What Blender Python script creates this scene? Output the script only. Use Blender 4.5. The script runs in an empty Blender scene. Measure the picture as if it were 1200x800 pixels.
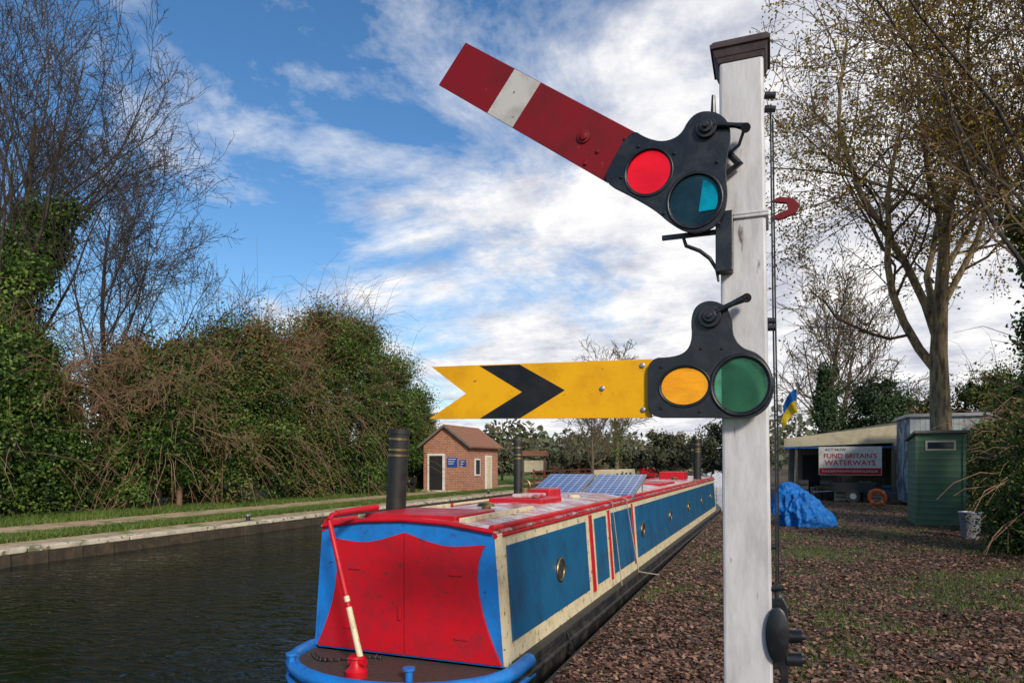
import bpy, bmesh, math, random
import numpy as np
from mathutils import Vector, Matrix, noise as mnoise
A=math.radians(20.9); S=math.sin(A); K=math.cos(A); H=1.75
scene=bpy.context.scene; COL=scene.collection
random.seed(7)
def loc(lat,dep,z=0.0): return Vector((K*lat-S*dep, S*lat+K*dep, z))
def survey(px,py,v0):
    r=(px-600)/800.0; t=(541-py)/800.0
    u=v0*(K*r-S)/(K+S*r); D=-S*u+K*v0
    return (u, H+t*D)
# ---------------------------------------------------------------- materials
def newmat(name):
    m=bpy.data.materials.new(name); m.use_nodes=True
    nt=m.node_tree; b=nt.nodes['Principled BSDF']; return m,nt,b
def N(nt,t,**kw):
    n=nt.nodes.new(t)
    for k,v in kw.items(): setattr(n,k,v)
    return n
def ramp(nt,stops):
    r=N(nt,'ShaderNodeValToRGB'); e=r.color_ramp.elements
    while len(e)<len(stops): e.new(0.5)
    for i,(p,c) in enumerate(stops):
        e[i].position=p; e[i].color=(*c,1) if len(c)==3 else c
    return r
def paint(name,c,c2=None,rough=.5,scale=6,lo=.45,hi=.7,bump=.15,bscale=40,metal=0,stretch=(1,1,1),spec=.5,third=None,bd=.0015,spots=None):
    m,nt,b=newmat(name); L=nt.links
    tc=N(nt,'ShaderNodeTexCoord'); mp=N(nt,'ShaderNodeMapping'); mp.inputs['Scale'].default_value=stretch
    L.new(tc.outputs['Object'],mp.inputs[0])
    n=N(nt,'ShaderNodeTexNoise'); n.inputs['Scale'].default_value=scale; n.inputs['Detail'].default_value=8; n.inputs['Roughness'].default_value=.65
    L.new(mp.outputs[0],n.inputs[0])
    if c2 is None: c2=tuple(x*.7 for x in c)
    st=[(lo,c),(hi,c2)]
    if third: st=[(lo*.6,third)]+st
    r=ramp(nt,st); L.new(n.outputs[0],r.inputs[0]); out=r.outputs[0]
    if spots:
        n3=N(nt,'ShaderNodeTexNoise'); n3.inputs['Scale'].default_value=spots[1]; n3.inputs['Detail'].default_value=6; L.new(mp.outputs[0],n3.inputs[0])
        r3=ramp(nt,[(spots[2],(0,0,0)),(spots[2]+.06,(1,1,1))]); L.new(n3.outputs[0],r3.inputs[0])
        mx=N(nt,'ShaderNodeMix',data_type='RGBA'); L.new(r3.outputs[0],mx.inputs[0]); L.new(out,mx.inputs[6]); mx.inputs[7].default_value=(*spots[0],1); out=mx.outputs[2]
    L.new(out,b.inputs['Base Color'])
    b.inputs['Metallic'].default_value=metal
    rr=N(nt,'ShaderNodeMapRange'); rr.inputs[1].default_value=.3; rr.inputs[2].default_value=.7; rr.inputs[3].default_value=rough*.8; rr.inputs[4].default_value=min(1,rough*1.3); L.new(n.outputs[0],rr.inputs[0]); L.new(rr.outputs[0],b.inputs['Roughness'])
    b.inputs['Specular IOR Level'].default_value=spec
    if bump:
        n2=N(nt,'ShaderNodeTexNoise'); n2.inputs['Scale'].default_value=bscale; n2.inputs['Detail'].default_value=5
        L.new(mp.outputs[0],n2.inputs[0])
        bp=N(nt,'ShaderNodeBump'); bp.inputs['Strength'].default_value=min(1,bump*2); bp.inputs['Distance'].default_value=bd
        L.new(n2.outputs[0],bp.inputs['Height']); L.new(bp.outputs[0],b.inputs['Normal'])
    return m
def leafmat(name,cols,trans=.3,rough=.6,amp=1.5):
    m,nt,b=newmat(name); L=nt.links
    g=N(nt,'ShaderNodeNewGeometry'); st=[(i/max(1,len(cols)-1),c) for i,c in enumerate(cols)]
    r=ramp(nt,st); 
    tc=N(nt,'ShaderNodeTexCoord'); n=N(nt,'ShaderNodeTexNoise'); n.inputs['Scale'].default_value=.7; n.inputs['Detail'].default_value=3
    L.new(tc.outputs['Object'],n.inputs[0])
    a=N(nt,'ShaderNodeMath',operation='MULTIPLY_ADD'); a.inputs[1].default_value=amp; a.inputs[2].default_value=-amp/2
    L.new(n.outputs[0],a.inputs[0]); a2=N(nt,'ShaderNodeMath',operation='ADD'); L.new(a.outputs[0],a2.inputs[0]); L.new(g.outputs['Random Per Island'],a2.inputs[1])
    L.new(a2.outputs[0],r.inputs[0]); L.new(r.outputs[0],b.inputs['Base Color']); b.inputs['Roughness'].default_value=rough
    b.inputs['Specular IOR Level'].default_value=.3
    if trans:
        t=N(nt,'ShaderNodeBsdfTranslucent'); L.new(r.outputs[0],t.inputs[0]); mx=N(nt,'ShaderNodeMixShader'); mx.inputs[0].default_value=trans
        L.new(b.outputs[0],mx.inputs[1]); L.new(t.outputs[0],mx.inputs[2]); L.new(mx.outputs[0],nt.nodes['Material Output'].inputs[0])
    return m
def glassmat(name,c,diff,dcol,gl=.02):
    m,nt,b=newmat(name); L=nt.links; nt.nodes.remove(b)
    t=N(nt,'ShaderNodeBsdfTransparent'); t.inputs[0].default_value=(*[x**.5 for x in c],1)
    g=N(nt,'ShaderNodeBsdfGlossy'); g.inputs['Roughness'].default_value=.03; g.inputs[0].default_value=(.9,.9,.9,1)
    d=N(nt,'ShaderNodeBsdfDiffuse'); d.inputs[0].default_value=(*dcol,1)
    tr=N(nt,'ShaderNodeBsdfTranslucent'); tr.inputs[0].default_value=(*dcol,1)
    md=N(nt,'ShaderNodeMixShader'); md.inputs[0].default_value=.5; L.new(d.outputs[0],md.inputs[1]); L.new(tr.outputs[0],md.inputs[2])
    tc=N(nt,'ShaderNodeTexCoord'); n=N(nt,'ShaderNodeTexNoise'); n.inputs['Scale'].default_value=9; n.inputs['Detail'].default_value=6; L.new(tc.outputs['Object'],n.inputs[0])
    rr=ramp(nt,[(.35,(diff*.4,)*3),(.7,(min(1,diff*1.9),)*3)]); L.new(n.outputs[0],rr.inputs[0])
    m0=N(nt,'ShaderNodeMixShader'); L.new(rr.outputs[0],m0.inputs[0]); L.new(t.outputs[0],m0.inputs[1]); L.new(md.outputs[0],m0.inputs[2])
    m1=N(nt,'ShaderNodeMixShader'); m1.inputs[0].default_value=gl; L.new(m0.outputs[0],m1.inputs[1]); L.new(g.outputs[0],m1.inputs[2])
    L.new(m1.outputs[0],nt.nodes['Material Output'].inputs[0]); return m
def brickmat(name,c1,c2,mort,scale=2.3):
    m,nt,b=newmat(name); L=nt.links
    tc=N(nt,'ShaderNodeTexCoord'); sp=N(nt,'ShaderNodeSeparateXYZ'); L.new(tc.outputs['Object'],sp.inputs[0])
    ad=N(nt,'ShaderNodeMath',operation='ADD'); L.new(sp.outputs[0],ad.inputs[0]); L.new(sp.outputs[1],ad.inputs[1])
    cb=N(nt,'ShaderNodeCombineXYZ'); L.new(ad.outputs[0],cb.inputs[0]); L.new(sp.outputs[2],cb.inputs[1])
    br=N(nt,'ShaderNodeTexBrick'); br.inputs['Scale'].default_value=scale; br.inputs['Color1'].default_value=(*c1,1); br.inputs['Color2'].default_value=(*c2,1); br.inputs['Mortar'].default_value=(*mort,1)
    br.inputs['Mortar Size'].default_value=.03; br.inputs['Row Height'].default_value=.25; br.inputs['Bias'].default_value=-.1
    L.new(cb.outputs[0],br.inputs[0]); L.new(br.outputs[0],b.inputs['Base Color']); b.inputs['Roughness'].default_value=.85
    return m
def stripemat(name,c1,c2,axis,freq,rough=.7,bump=.5):
    m,nt,b=newmat(name); L=nt.links
    tc=N(nt,'ShaderNodeTexCoord'); w=N(nt,'ShaderNodeTexWave'); w.bands_direction=axis; w.wave_profile='SAW'; w.inputs['Scale'].default_value=freq; w.inputs['Distortion'].default_value=.15
    L.new(tc.outputs['Object'],w.inputs[0]); n=N(nt,'ShaderNodeTexNoise'); n.inputs['Scale'].default_value=3; n.inputs['Detail'].default_value=8; L.new(tc.outputs['Object'],n.inputs[0])
    r=ramp(nt,[(0,tuple(x*.25 for x in c1)),(.1,c1),(1,c2)]); 
    mx=N(nt,'ShaderNodeMix',data_type='RGBA',blend_type='MULTIPLY'); mx.inputs[0].default_value=.5
    L.new(w.outputs['Fac'],r.inputs[0]); L.new(r.outputs[0],mx.inputs[6]); L.new(n.outputs[1],mx.inputs[7]); L.new(mx.outputs[2],b.inputs['Base Color'])
    bp=N(nt,'ShaderNodeBump'); bp.inputs['Strength'].default_value=bump; bp.inputs['Distance'].default_value=.02; L.new(w.outputs['Fac'],bp.inputs['Height']); L.new(bp.outputs[0],b.inputs['Normal'])
    b.inputs['Roughness'].default_value=rough; return m

M={}
M['post']=paint('post_paint',(.53,.52,.54),(.34,.33,.34),rough=.5,scale=3,lo=.44,hi=.72,bump=.5,bscale=9,stretch=(3,3,.8),spots=((.11,.09,.07),7,.67),bd=.003)
M['iron']=paint('black_iron',(.007,.008,.011),(.020,.020,.025),rough=.34,scale=14,bump=.4,bscale=60,bd=.0010,spec=.5)
M['capm']=paint('cap_paint',(.035,.020,.024),(.08,.055,.055),rough=.6,bump=.3)
M['sred']=paint('signal_red',(.185,.005,.009),(.105,.006,.009),rough=.48,scale=5,bump=.2,bscale=50,spec=.25,spots=((.26,.03,.03),26,.68))
M['swhite']=paint('signal_white',(.46,.45,.43),(.24,.23,.21),rough=.45,scale=7,bump=.1,spots=((.16,.14,.12),22,.66))
M['syel']=paint('signal_yellow',(.76,.38,.005),(.55,.25,.005),rough=.45,scale=4,bump=.12,bscale=50,spec=.22,lo=.45,hi=.72,spots=((.35,.16,.02),30,.67))
M['sblk']=paint('signal_black',(.008,.010,.014),(.018,.018,.022),rough=.5,scale=9,bump=.1,spec=.25)
M['gred']=glassmat('red_glass',(1,.012,.03),.12,(1,.02,.04)); M['gamb']=glassmat('amber_glass',(1,.42,.005),.12,(1,.34,.01))
M['ggrn']=glassmat('green_glass',(.14,.48,.28),.36,(.045,.22,.12)); M['gteal']=glassmat('teal_glass',(.025,.06,.08),.35,(.01,.045,.065)); M['gskyglow']=glassmat('cyan_sky_glow',(.0,.75,.95),.45,(.0,.60,.80))
M['rope']=paint('rope',(.35,.31,.25),rough=.9,scale=60,bump=.8,bscale=120)
M['bblue']=paint('boat_blue',(.004,.105,.24),(.006,.055,.135),rough=.34,scale=2.5,bump=.25,bscale=14,spots=((.03,.10,.15),9,.64))
M['bblue2']=paint('boat_light_blue',(.008,.19,.60),(.015,.11,.38),rough=.42,scale=4,bump=.25,bscale=20,spots=((.02,.08,.22),11,.66))
M['bred']=paint('boat_red',(.52,.005,.014),(.33,.008,.018),rough=.45,scale=4,bump=.3,bscale=16,spec=.35,spots=((.22,.02,.02),12,.64))
M['bcream']=paint('boat_cream',(.68,.59,.39),(.46,.39,.25),rough=.45,scale=7,bump=.1,spots=((.18,.13,.08),14,.62))
M['hull']=paint('hull_black',(.012,.012,.013),(.05,.045,.04),rough=.55,scale=6,bump=.3,bd=.004)
M['roof']=paint('boat_roof',(.52,.42,.40),(.42,.05,.06),rough=.24,scale=3.4,lo=.46,hi=.56,bump=.3,bscale=30,third=(.66,.62,.60),spots=((.13,.09,.08),12,.56))
M['deck']=paint('deck',(.07,.045,.035),(.03,.025,.022),rough=.7,scale=18,bump=.4)
M['brass']=paint('brass',(.40,.27,.11),(.22,.15,.07),rough=.35,metal=1,scale=20,bump=.1)
M['black']=paint('matt_black',(.012,.012,.012),(.03,.03,.03),rough=.5,scale=10,bump=.2)
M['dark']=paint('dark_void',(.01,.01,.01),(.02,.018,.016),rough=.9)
M['wwhite']=paint('white_paint',(.70,.69,.66),(.5,.49,.46),rough=.6,scale=4)
M['glass']=paint('window_glass',(.03,.04,.05),(.05,.06,.07),rough=.08,bump=0)
M['steel']=paint('galvanised',(.35,.37,.40),(.22,.23,.25),rough=.4,metal=.6,scale=12)
M['rust']=paint('rust_red_rail',(.22,.05,.03),(.12,.035,.025),rough=.7,scale=8)
M['brick']=brickmat('brick',(.42,.13,.055),(.22,.065,.035),(.40,.33,.26))
M['tile']=stripemat('roof_tiles',(.26,.10,.05),(.36,.15,.075),'Z',2.6)
M['shedg']=stripemat('green_planks',(.15,.27,.15),(.10,.19,.10),'Z',1.9)
M['plank']=stripemat('weathered_planks',(.20,.16,.12),(.14,.11,.08),'X',1.6)
M['felt']=paint('roof_felt',(.16,.15,.14),(.10,.10,.09),rough=.9,scale=10)
M['conc']=paint('concrete',(.55,.49,.39),(.30,.26,.19),rough=.9,scale=2,bump=.5,bscale=30,bd=.01,spots=((.14,.14,.08),5,.56))
M['pile']=paint('steel_piling',(.035,.028,.02),(.09,.06,.035),rough=.8,scale=5,bump=.5,bd=.01)
M['creamw']=paint('cream_board',(.62,.54,.36),(.48,.40,.27),rough=.7,scale=3)
M['corr']=stripemat('corrugated',(.55,.62,.66),(.46,.53,.58),'X',1.7,bump=.8)
M['tarp']=paint('blue_tarpaulin',(.004,.14,.47),(.006,.07,.27),rough=.55,scale=5,bump=.5,bscale=9,bd=.03,spec=.35)
M['sblue']=paint('sign_blue',(.01,.07,.32),rough=.5,bump=0)
M['orange']=paint('orange_plastic',(.80,.13,.02),rough=.45,bump=0)
M['fblue']=paint('flag_blue',(.01,.15,.55),rough=.8); M['fyel']=paint('flag_yellow',(.80,.55,.02),rough=.8)
M['bark']=paint('bark',(.15,.115,.07),(.07,.055,.04),rough=.95,scale=6,bump=1,bscale=12,stretch=(3,3,.7),bd=.03)
M['barkd']=paint('dark_bark',(.050,.038,.03),(.025,.021,.02),rough=.95,scale=6,bump=.6,bd=.02)
M['barkw']=paint('warm_twig_bark',(.12,.075,.042),(.055,.038,.025),rough=.95,scale=3,bump=.3,bd=.02)
M['barkr']=paint('red_twigs',(.22,.13,.085),(.12,.075,.05),rough=.95,scale=3,bump=0)
M['trunkl']=paint('pale_bark',(.40,.30,.17),(.10,.075,.048),rough=.95,scale=3,bump=1,bscale=8,stretch=(3,3,.6),bd=.05,lo=.42,hi=.62)
M['ivy']=leafmat('ivy_leaves',[(.014,.036,.006),(.035,.085,.012),(.085,.155,.025),(.17,.25,.05)])
M['hedge']=leafmat('hedge_leaves',[(.016,.040,.007),(.05,.105,.015),(.10,.16,.027),(.18,.20,.05),(.19,.12,.05)])
M['haw']=leafmat('autumn_leaves',[(.07,.12,.022),(.12,.15,.035),(.20,.14,.055),(.20,.07,.035)])
M['yell']=leafmat('yellow_leaves',[(.13,.10,.016),(.28,.20,.025),(.44,.30,.035),(.28,.13,.03)],.45)
M['far']=leafmat('distant_foliage',[(.07,.09,.05),(.11,.12,.065),(.16,.13,.08)],.1)
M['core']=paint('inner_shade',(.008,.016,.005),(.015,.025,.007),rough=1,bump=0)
M['conif']=leafmat('conifer_needles',[(.012,.03,.01),(.03,.06,.02),(.05,.09,.03)],.1)
M['litter']=leafmat('fallen_leaves',[(.028,.015,.012),(.075,.036,.025),(.15,.072,.048),(.30,.17,.115),(.09,.034,.026)],0,.5,amp=1.2)
M['blade']=leafmat('grass_blades',[(.045,.08,.012),(.09,.15,.028),(.16,.20,.045)],.2)

# ---------------------------------------------------------------- object helpers
def thing(name,label,cat,l=(0,0,0),rz=0,group=None):
    e=bpy.data.objects.new(name,None); e.empty_display_size=.2; COL.objects.link(e)
    e.location=l; e.rotation_euler=(0,0,rz); e["label"]=label; e["category"]=cat
    if group: e["group"]=group
    return e
def part(name,parent,l=(0,0,0)):
    e=bpy.data.objects.new(name,None); e.empty_display_size=.1; COL.objects.link(e); e.parent=parent; e.location=l; return e
def tag(o,label,cat,group=None):
    o["label"]=label; o["category"]=cat
    if group: o["group"]=group
    return o
def addobj(name,me,parent=None,l=(0,0,0)):
    o=bpy.data.objects.new(name,me); COL.objects.link(o); o.location=l
    if parent: o.parent=parent
    return o
class MB:
    def __init__(s): s.v=[]; s.f=[]; s.m=[]
    def add(s,vs,fs,mi=0):
        b=len(s.v); s.v+= [tuple(x) for x in vs]; s.f+=[tuple(b+i for i in f) for f in fs]; s.m+=[mi]*len(fs); return s
    def box(s,x0,x1,y0,y1,z0,z1,mi=0):
        vs=[(x,y,z) for z in (z0,z1) for y in (y0,y1) for x in (x0,x1)]
        return s.add(vs,[(0,2,3,1),(4,5,7,6),(0,1,5,4),(2,6,7,3),(0,4,6,2),(1,3,7,5)],mi)
    def tube(s,pts,rad,n=8,mi=0,caps=True):
        pts=[Vector(p) for p in pts]; b=len(s.v); ref=None
        for i,p in enumerate(pts):
            t=(pts[min(i+1,len(pts)-1)]-pts[max(i-1,0)]).normalized()
            if ref is None:
                ref=t.orthogonal().normalized()
            a=(ref-t*ref.dot(t))
            a=a.normalized() if a.length>1e-6 else t.orthogonal().normalized()
            ref=a; c=t.cross(a); r=rad[i] if hasattr(rad,'__len__') else rad
            for k in range(n):
                an=2*math.pi*k/n; q=p+(a*math.cos(an)+c*math.sin(an))*r; s.v.append((q.x,q.y,q.z))
        for i in range(len(pts)-1):
            for k in range(n):
                k2=(k+1)%n; s.f.append((b+i*n+k,b+i*n+k2,b+(i+1)*n+k2,b+(i+1)*n+k)); s.m.append(mi)
        if caps:
            s.f.append(tuple(b+k for k in range(n))[::-1]); s.m.append(mi)
            e=b+(len(pts)-1)*n; s.f.append(tuple(e+k for k in range(n))); s.m.append(mi)
        return s
    def torus(s,c,axis,R,r,n=36,k=8,mi=0,rx=None):
        c=Vector(c); axis=Vector(axis).normalized()
        a=Vector((0,0,1)) if abs(axis.z)<.9 else Vector((1,0,0)); a=(a-axis*a.dot(axis)).normalized(); b=axis.cross(a)
        base=len(s.v); Rx=rx or R
        for i in range(n):
            t=2*math.pi*i/n; d=a*math.cos(t)*R+b*math.sin(t)*Rx; dn=(a*math.cos(t)+b*math.sin(t))
            for j in range(k):
                q=2*math.pi*j/k; p=c+d+dn*(math.cos(q)*r)+axis*(math.sin(q)*r); s.v.append(tuple(p))
        for i in range(n):
            for j in range(k):
                s.f.append((base+i*k+j,base+((i+1)%n)*k+j,base+((i+1)%n)*k+(j+1)%k,base+i*k+(j+1)%k)); s.m.append(mi)
        return s
    def prism(s,pts,off,mi=0):
        n=len(pts); off=Vector(off); vs=[Vector(p) for p in pts]; vs=vs+[p+off for p in vs]
        fs=[tuple(range(n))[::-1],tuple(range(n,2*n))]+[(i,(i+1)%n,(i+1)%n+n,i+n) for i in range(n)]
        return s.add(vs,fs,mi)
    def build(s,name,mats,parent=None,l=(0,0,0),smooth=None,bevel=0,fix=True):
        me=bpy.data.meshes.new(name); me.from_pydata(s.v,[],s.f)
        for m in (mats if isinstance(mats,(list,tuple)) else [mats]): me.materials.append(M[m] if isinstance(m,str) else m)
        me.polygons.foreach_set('material_index',s.m)
        if fix:
            bm=bmesh.new(); bm.from_mesh(me); bmesh.ops.recalc_face_normals(bm,faces=bm.faces); bm.to_mesh(me); bm.free()
        if smooth:
            me.polygons.foreach_set('use_smooth',[True]*len(me.polygons))
            try: me.set_sharp_from_angle(angle=math.radians(smooth))
            except Exception: pass
        me.update(); o=addobj(name,me,parent,l)
        if bevel:
            b=o.modifiers.new('bevel','BEVEL'); b.width=bevel; b.segments=2; b.limit_method='ANGLE'
        return o
def tomesh(cu,name):
    o=bpy.data.objects.new('tmp',cu); COL.objects.link(o); bpy.context.view_layer.update()
    dg=bpy.context.evaluated_depsgraph_get(); me=bpy.data.meshes.new_from_object(o.evaluated_get(dg)); me.name=name
    bpy.data.objects.remove(o); return me
ROTX=Matrix(((1,0,0,0),(0,0,-1,0),(0,1,0,0),(0,0,0,1)))
def plate(name,loops,y0,thick,mat,parent,org=(0,0,0),bev=.0015):
    cu=bpy.data.curves.new(name,'CURVE'); cu.dimensions='2D'; cu.fill_mode='BOTH'; cu.extrude=thick/2; cu.bevel_depth=bev; cu.bevel_resolution=1
    for lp in loops:
        sp=cu.splines.new('POLY'); sp.points.add(len(lp)-1)
        for i,p in enumerate(lp): sp.points[i].co=(p[0],p[1],0,1)
        sp.use_cyclic_u=True
    me=tomesh(cu,name); me.materials.clear(); me.materials.append(M[mat])
    me.transform(Matrix.Translation((-org[0],y0-org[1],-org[2]))@ROTX); return addobj(name,me,parent)
def text(name,s,size,mat,parent,mtx,spacing=1,align='CENTER'):
    cu=bpy.data.curves.new(name,'FONT'); cu.body=s; cu.size=size; cu.align_x=align; cu.align_y='CENTER'; cu.extrude=.002; cu.space_character=spacing; cu.offset=size*.012
    me=tomesh(cu,name); me.materials.clear(); me.materials.append(M[mat]); me.transform(mtx@ROTX); return addobj(name,me,parent)
def smoothloop(pts,it=2):
    for _ in range(it):
        q=[]
        for i in range(len(pts)):
            a=pts[i]; b=pts[(i+1)%len(pts)]
            q.append((a[0]*.75+b[0]*.25,a[1]*.75+b[1]*.25)); q.append((a[0]*.25+b[0]*.75,a[1]*.25+b[1]*.75))
        pts=q
    return pts
def circ(c,r,n=40,rz=None,a0=0,a1=360):
    rz=rz or r
    full=(a1-a0)>=360; m=n if full else n+1
    return [(c[0]+r*math.cos(math.radians(a0+(a1-a0)*i/n)),c[1]+rz*math.sin(math.radians(a0+(a1-a0)*i/n))) for i in range(m)]
def quads(name,verts,mats,parent=None,l=(0,0,0),mi=None,k=4):
    n=len(verts)//k; me=bpy.data.meshes.new(name)
    me.vertices.add(n*k); me.vertices.foreach_set('co',np.asarray(verts,dtype=np.float32).ravel())
    me.loops.add(n*k); me.loops.foreach_set('vertex_index',np.arange(n*k,dtype=np.int32))
    me.polygons.add(n); me.polygons.foreach_set('loop_start',np.arange(0,n*k,k,dtype=np.int32))
    for m in mats: me.materials.append(M[m])
    if mi is not None: me.polygons.foreach_set('material_index',np.asarray(mi,dtype=np.int32))
    me.update(calc_edges=True); me.validate(); return addobj(name,me,parent,l)
def leafquads(P,size,rng,nrm=None,jit=1.0,asp=.62):
    n=len(P); a=rng.normal(size=(n,3))
    if nrm is not None:
        nn=nrm+jit*rng.normal(size=(n,3))*.6; nn/=np.linalg.norm(nn,axis=1)[:,None]+1e-9
        a=np.cross(nn,a)
    a/=np.linalg.norm(a,axis=1)[:,None]+1e-9
    if nrm is not None: b=np.cross(nn,a)
    else:
        b=np.cross(a,rng.normal(size=(n,3)))
    b/=np.linalg.norm(b,axis=1)[:,None]+1e-9
    s=(size*rng.uniform(.6,1.3,n))[:,None]; a=a*s*.5; b=b*s*.5*asp
    V=np.stack([P-a,P-b*1.0,P+a,P+b*1.0],axis=1); return V.reshape(-1,3)

# ---------------------------------------------------------------- trees
def grow(p,d,L,r,lev,P,out,R):
    n=P['seg'][lev]; st=L/n; pts=[p.copy()]; rad=[r]; q=p.copy(); tip=P.get('tip',.35)
    for i in range(n):
        w=P['wob'][lev]; d=(d+Vector((R.gauss(0,w),R.gauss(0,w),R.gauss(0,w)+P['up'][lev]))).normalized()
        q=q+d*st; t=(i+1)/n; pts.append(q.copy()); rad.append(max(P['rmin'],r*(1-t*(1-tip))))
    out.append((lev,pts,rad))
    if lev+1<len(P['seg']):
        for k in range(P['n'][lev]):
            t0=P['t0'][lev]; t=t0+(1-t0)*((k+R.random())/P['n'][lev]); f=t*n; i=min(int(f),n-1); fr=f-i
            bp=pts[i].lerp(pts[i+1],fr); tan=(pts[i+1]-pts[i]).normalized(); br=rad[i]*(1-fr)+rad[i+1]*fr
            ax=tan.orthogonal().normalized(); ax.rotate(Matrix.Rotation(R.uniform(0,6.28),3,tan))
            an=math.radians(R.uniform(*P['ang'][lev])); cd=tan.copy(); cd.rotate(Matrix.Rotation(an,3,ax))
            cL=L*P['ratio'][lev]*(1.15-.55*t)*R.uniform(.75,1.25)
            grow(bp,cd,cL,max(P['rmin'],br*P['rr'][lev]),lev+1,P,out,R)
def tree(label,cat,base,height,r,seed,P,bark='bark',leaf=None,nleaf=0,lsize=.12,ivy=0,ivymax=.5,name='bare_tree',group=None,ivyr=.8,twig=None,lean=(0,0)):
    R=random.Random(seed); rng=np.random.default_rng(seed)
    T=thing(name,label,cat,base,0,group); out=[]
    grow(Vector((0,0,-.2)),Vector((lean[0],lean[1],1)).normalized(),height*P.get('tl',.75),r,0,P,out,R)
    a=MB(); b=MB(); sides=[9,6,4,3,3,3]
    tips=[]
    for lev,pts,rad in out:
        (a if lev<2 else b).tube(pts,rad,sides[lev],0,caps=(lev<2))
        if lev>=len(P['seg'])-2: tips+=pts[1:]
    a.build('trunk',bark,T,smooth=60,fix=False)
    b.build('crown',[twig or bark],T,fix=False)
    if leaf and nleaf:
        tp=np.array([tuple(x) for x in tips]); idx=rng.integers(0,len(tp),nleaf); Q=tp[idx]+rng.normal(size=(nleaf,3))*.16
        quads('foliage',leafquads(Q,lsize,rng),[leaf],T)
    if ivy:
        seg=[]
        for lev,pts,rad in out:
            if lev<=1:
                for i in range(len(pts)-1):
                    if pts[i].z<height*ivymax and (lev==0 or i<2): seg.append((pts[i],pts[i+1]))
        n=ivy; idx=rng.integers(0,len(seg),n); A0=np.array([tuple(s[0]) for s in seg])[idx]; B0=np.array([tuple(s[1]) for s in seg])[idx]
        c=A0+(B0-A0)*rng.random((n,1)); d=rng.normal(size=(n,3)); d[:,2]*=.4; d/=np.linalg.norm(d,axis=1)[:,None]
        lump=.6+.6*np.sin(c[:,2]*1.9+c[:,0]*1.3+seed)**2
        rad=(ivyr*lump*(1-.5*c[:,2]/(height*ivymax+.01))*rng.random(n)**.4)
        c=c+d*rad[:,None]; quads('ivy',leafquads(c,.17,rng,d),['ivy'],T)
    return T
def bush(label,cat,base,rx,ry,h,seed,leaf='hedge',n=22000,lsize=.13,name='hedge_tree',group=None,lumps=34,twigs=120,stem=.14,cone=False,wall=False,topleaf=None,twl=1.0):
    rng=np.random.default_rng(seed); T=thing(name,label,cat,base,0,group); R=random.Random(seed)
    d=rng.normal(size=(lumps,3)); d/=np.linalg.norm(d,axis=1)[:,None]; rr=rng.uniform(.35,.85,lumps)[:,None]
    C=d*rr*np.array([rx,ry,h/2])+np.array([0,0,h*.52])
    if wall:
        zz=rng.uniform(.06,.93,lumps); th=rng.uniform(0,6.28,lumps); q=np.sqrt(np.clip(1.02-zz**2.0,0.05,1))*rng.uniform(.35,.95,lumps)
        C=np.stack([np.cos(th)*rx*q,np.sin(th)*ry*q,zz*h],axis=1)
    if cone:
        zz=rng.uniform(.03,.98,lumps); th=rng.uniform(0,6.28,lumps); q=(1-zz)*.8
        C=np.stack([np.cos(th)*rx*q,np.sin(th)*ry*q,zz*h],axis=1)
    LR=rng.uniform(.16,.46,lumps)*min(rx,h/2)*(1.0 if not cone else .9)
    idx=rng.integers(0,lumps,n); dd=rng.normal(size=(n,3)); dd/=np.linalg.norm(dd,axis=1)[:,None]
    f=1+.28*np.sin(dd[:,0]*7+idx)+.22*np.sin(dd[:,2]*9+dd[:,1]*6+idx*1.7)
    P=C[idx]+dd*(LR[idx]*f*rng.uniform(.6,1.1,n))[:,None]
    keep=P[:,2]>.02; P=P[keep]; dd=dd[keep]
    V1=leafquads(P,lsize,rng,dd,1.0)
    m=n//12; i2=rng.integers(0,lumps,m); d2=rng.normal(size=(m,3)); d2/=np.linalg.norm(d2,axis=1)[:,None]
    P2=C[i2]+d2*(LR[i2]*rng.uniform(1.0,1.55,m))[:,None]; P2=P2[P2[:,2]>.02]; V2=leafquads(P2,lsize*.9,rng)
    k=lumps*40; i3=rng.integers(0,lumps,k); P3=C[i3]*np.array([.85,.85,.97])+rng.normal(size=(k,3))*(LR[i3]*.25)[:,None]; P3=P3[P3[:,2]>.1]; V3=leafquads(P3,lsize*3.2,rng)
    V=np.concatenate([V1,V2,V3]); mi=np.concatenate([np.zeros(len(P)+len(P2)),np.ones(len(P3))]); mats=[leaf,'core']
    if topleaf:
        mats.append(topleaf); zf=np.concatenate([P[:,2],P2[:,2]])/h+.25*np.sin(np.concatenate([P[:,0],P2[:,0]])*1.5+seed); mi[:len(zf)][zf+rng.normal(size=len(zf))*.12>.90]=2
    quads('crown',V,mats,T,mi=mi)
    t=MB(); t.tube([(0,0,-.2),(.05,.02,h*.3),(-.05,.05,h*.6)],[stem,stem*.8,stem*.4],7)
    for i in range(twigs):
        c=Vector(C[R.randrange(lumps)]); q=(c-Vector((0,0,h*.45))); q.z*=.7; q=q.normalized()
        q=(q+Vector((R.gauss(0,.4),R.gauss(0,.4),R.gauss(.0,.3)))).normalized(); L=R.uniform(.5,1.1)*min(rx,h*.4)*twl
        p1=c+q*L*.5; q2=(q+Vector((R.gauss(0,.25),R.gauss(0,.25),R.gauss(-.35,.2)))).normalized(); p2=p1+q2*L*.4
        p3=p2+(q2+Vector((0,0,-.6))).normalized()*L*.35
        t.tube([c,p1,p2,p3],[.016,.012,.008,.005],3,1,caps=False)
    t.build('trunk',['barkd','barkr'],T,fix=False)
    return T
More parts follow.
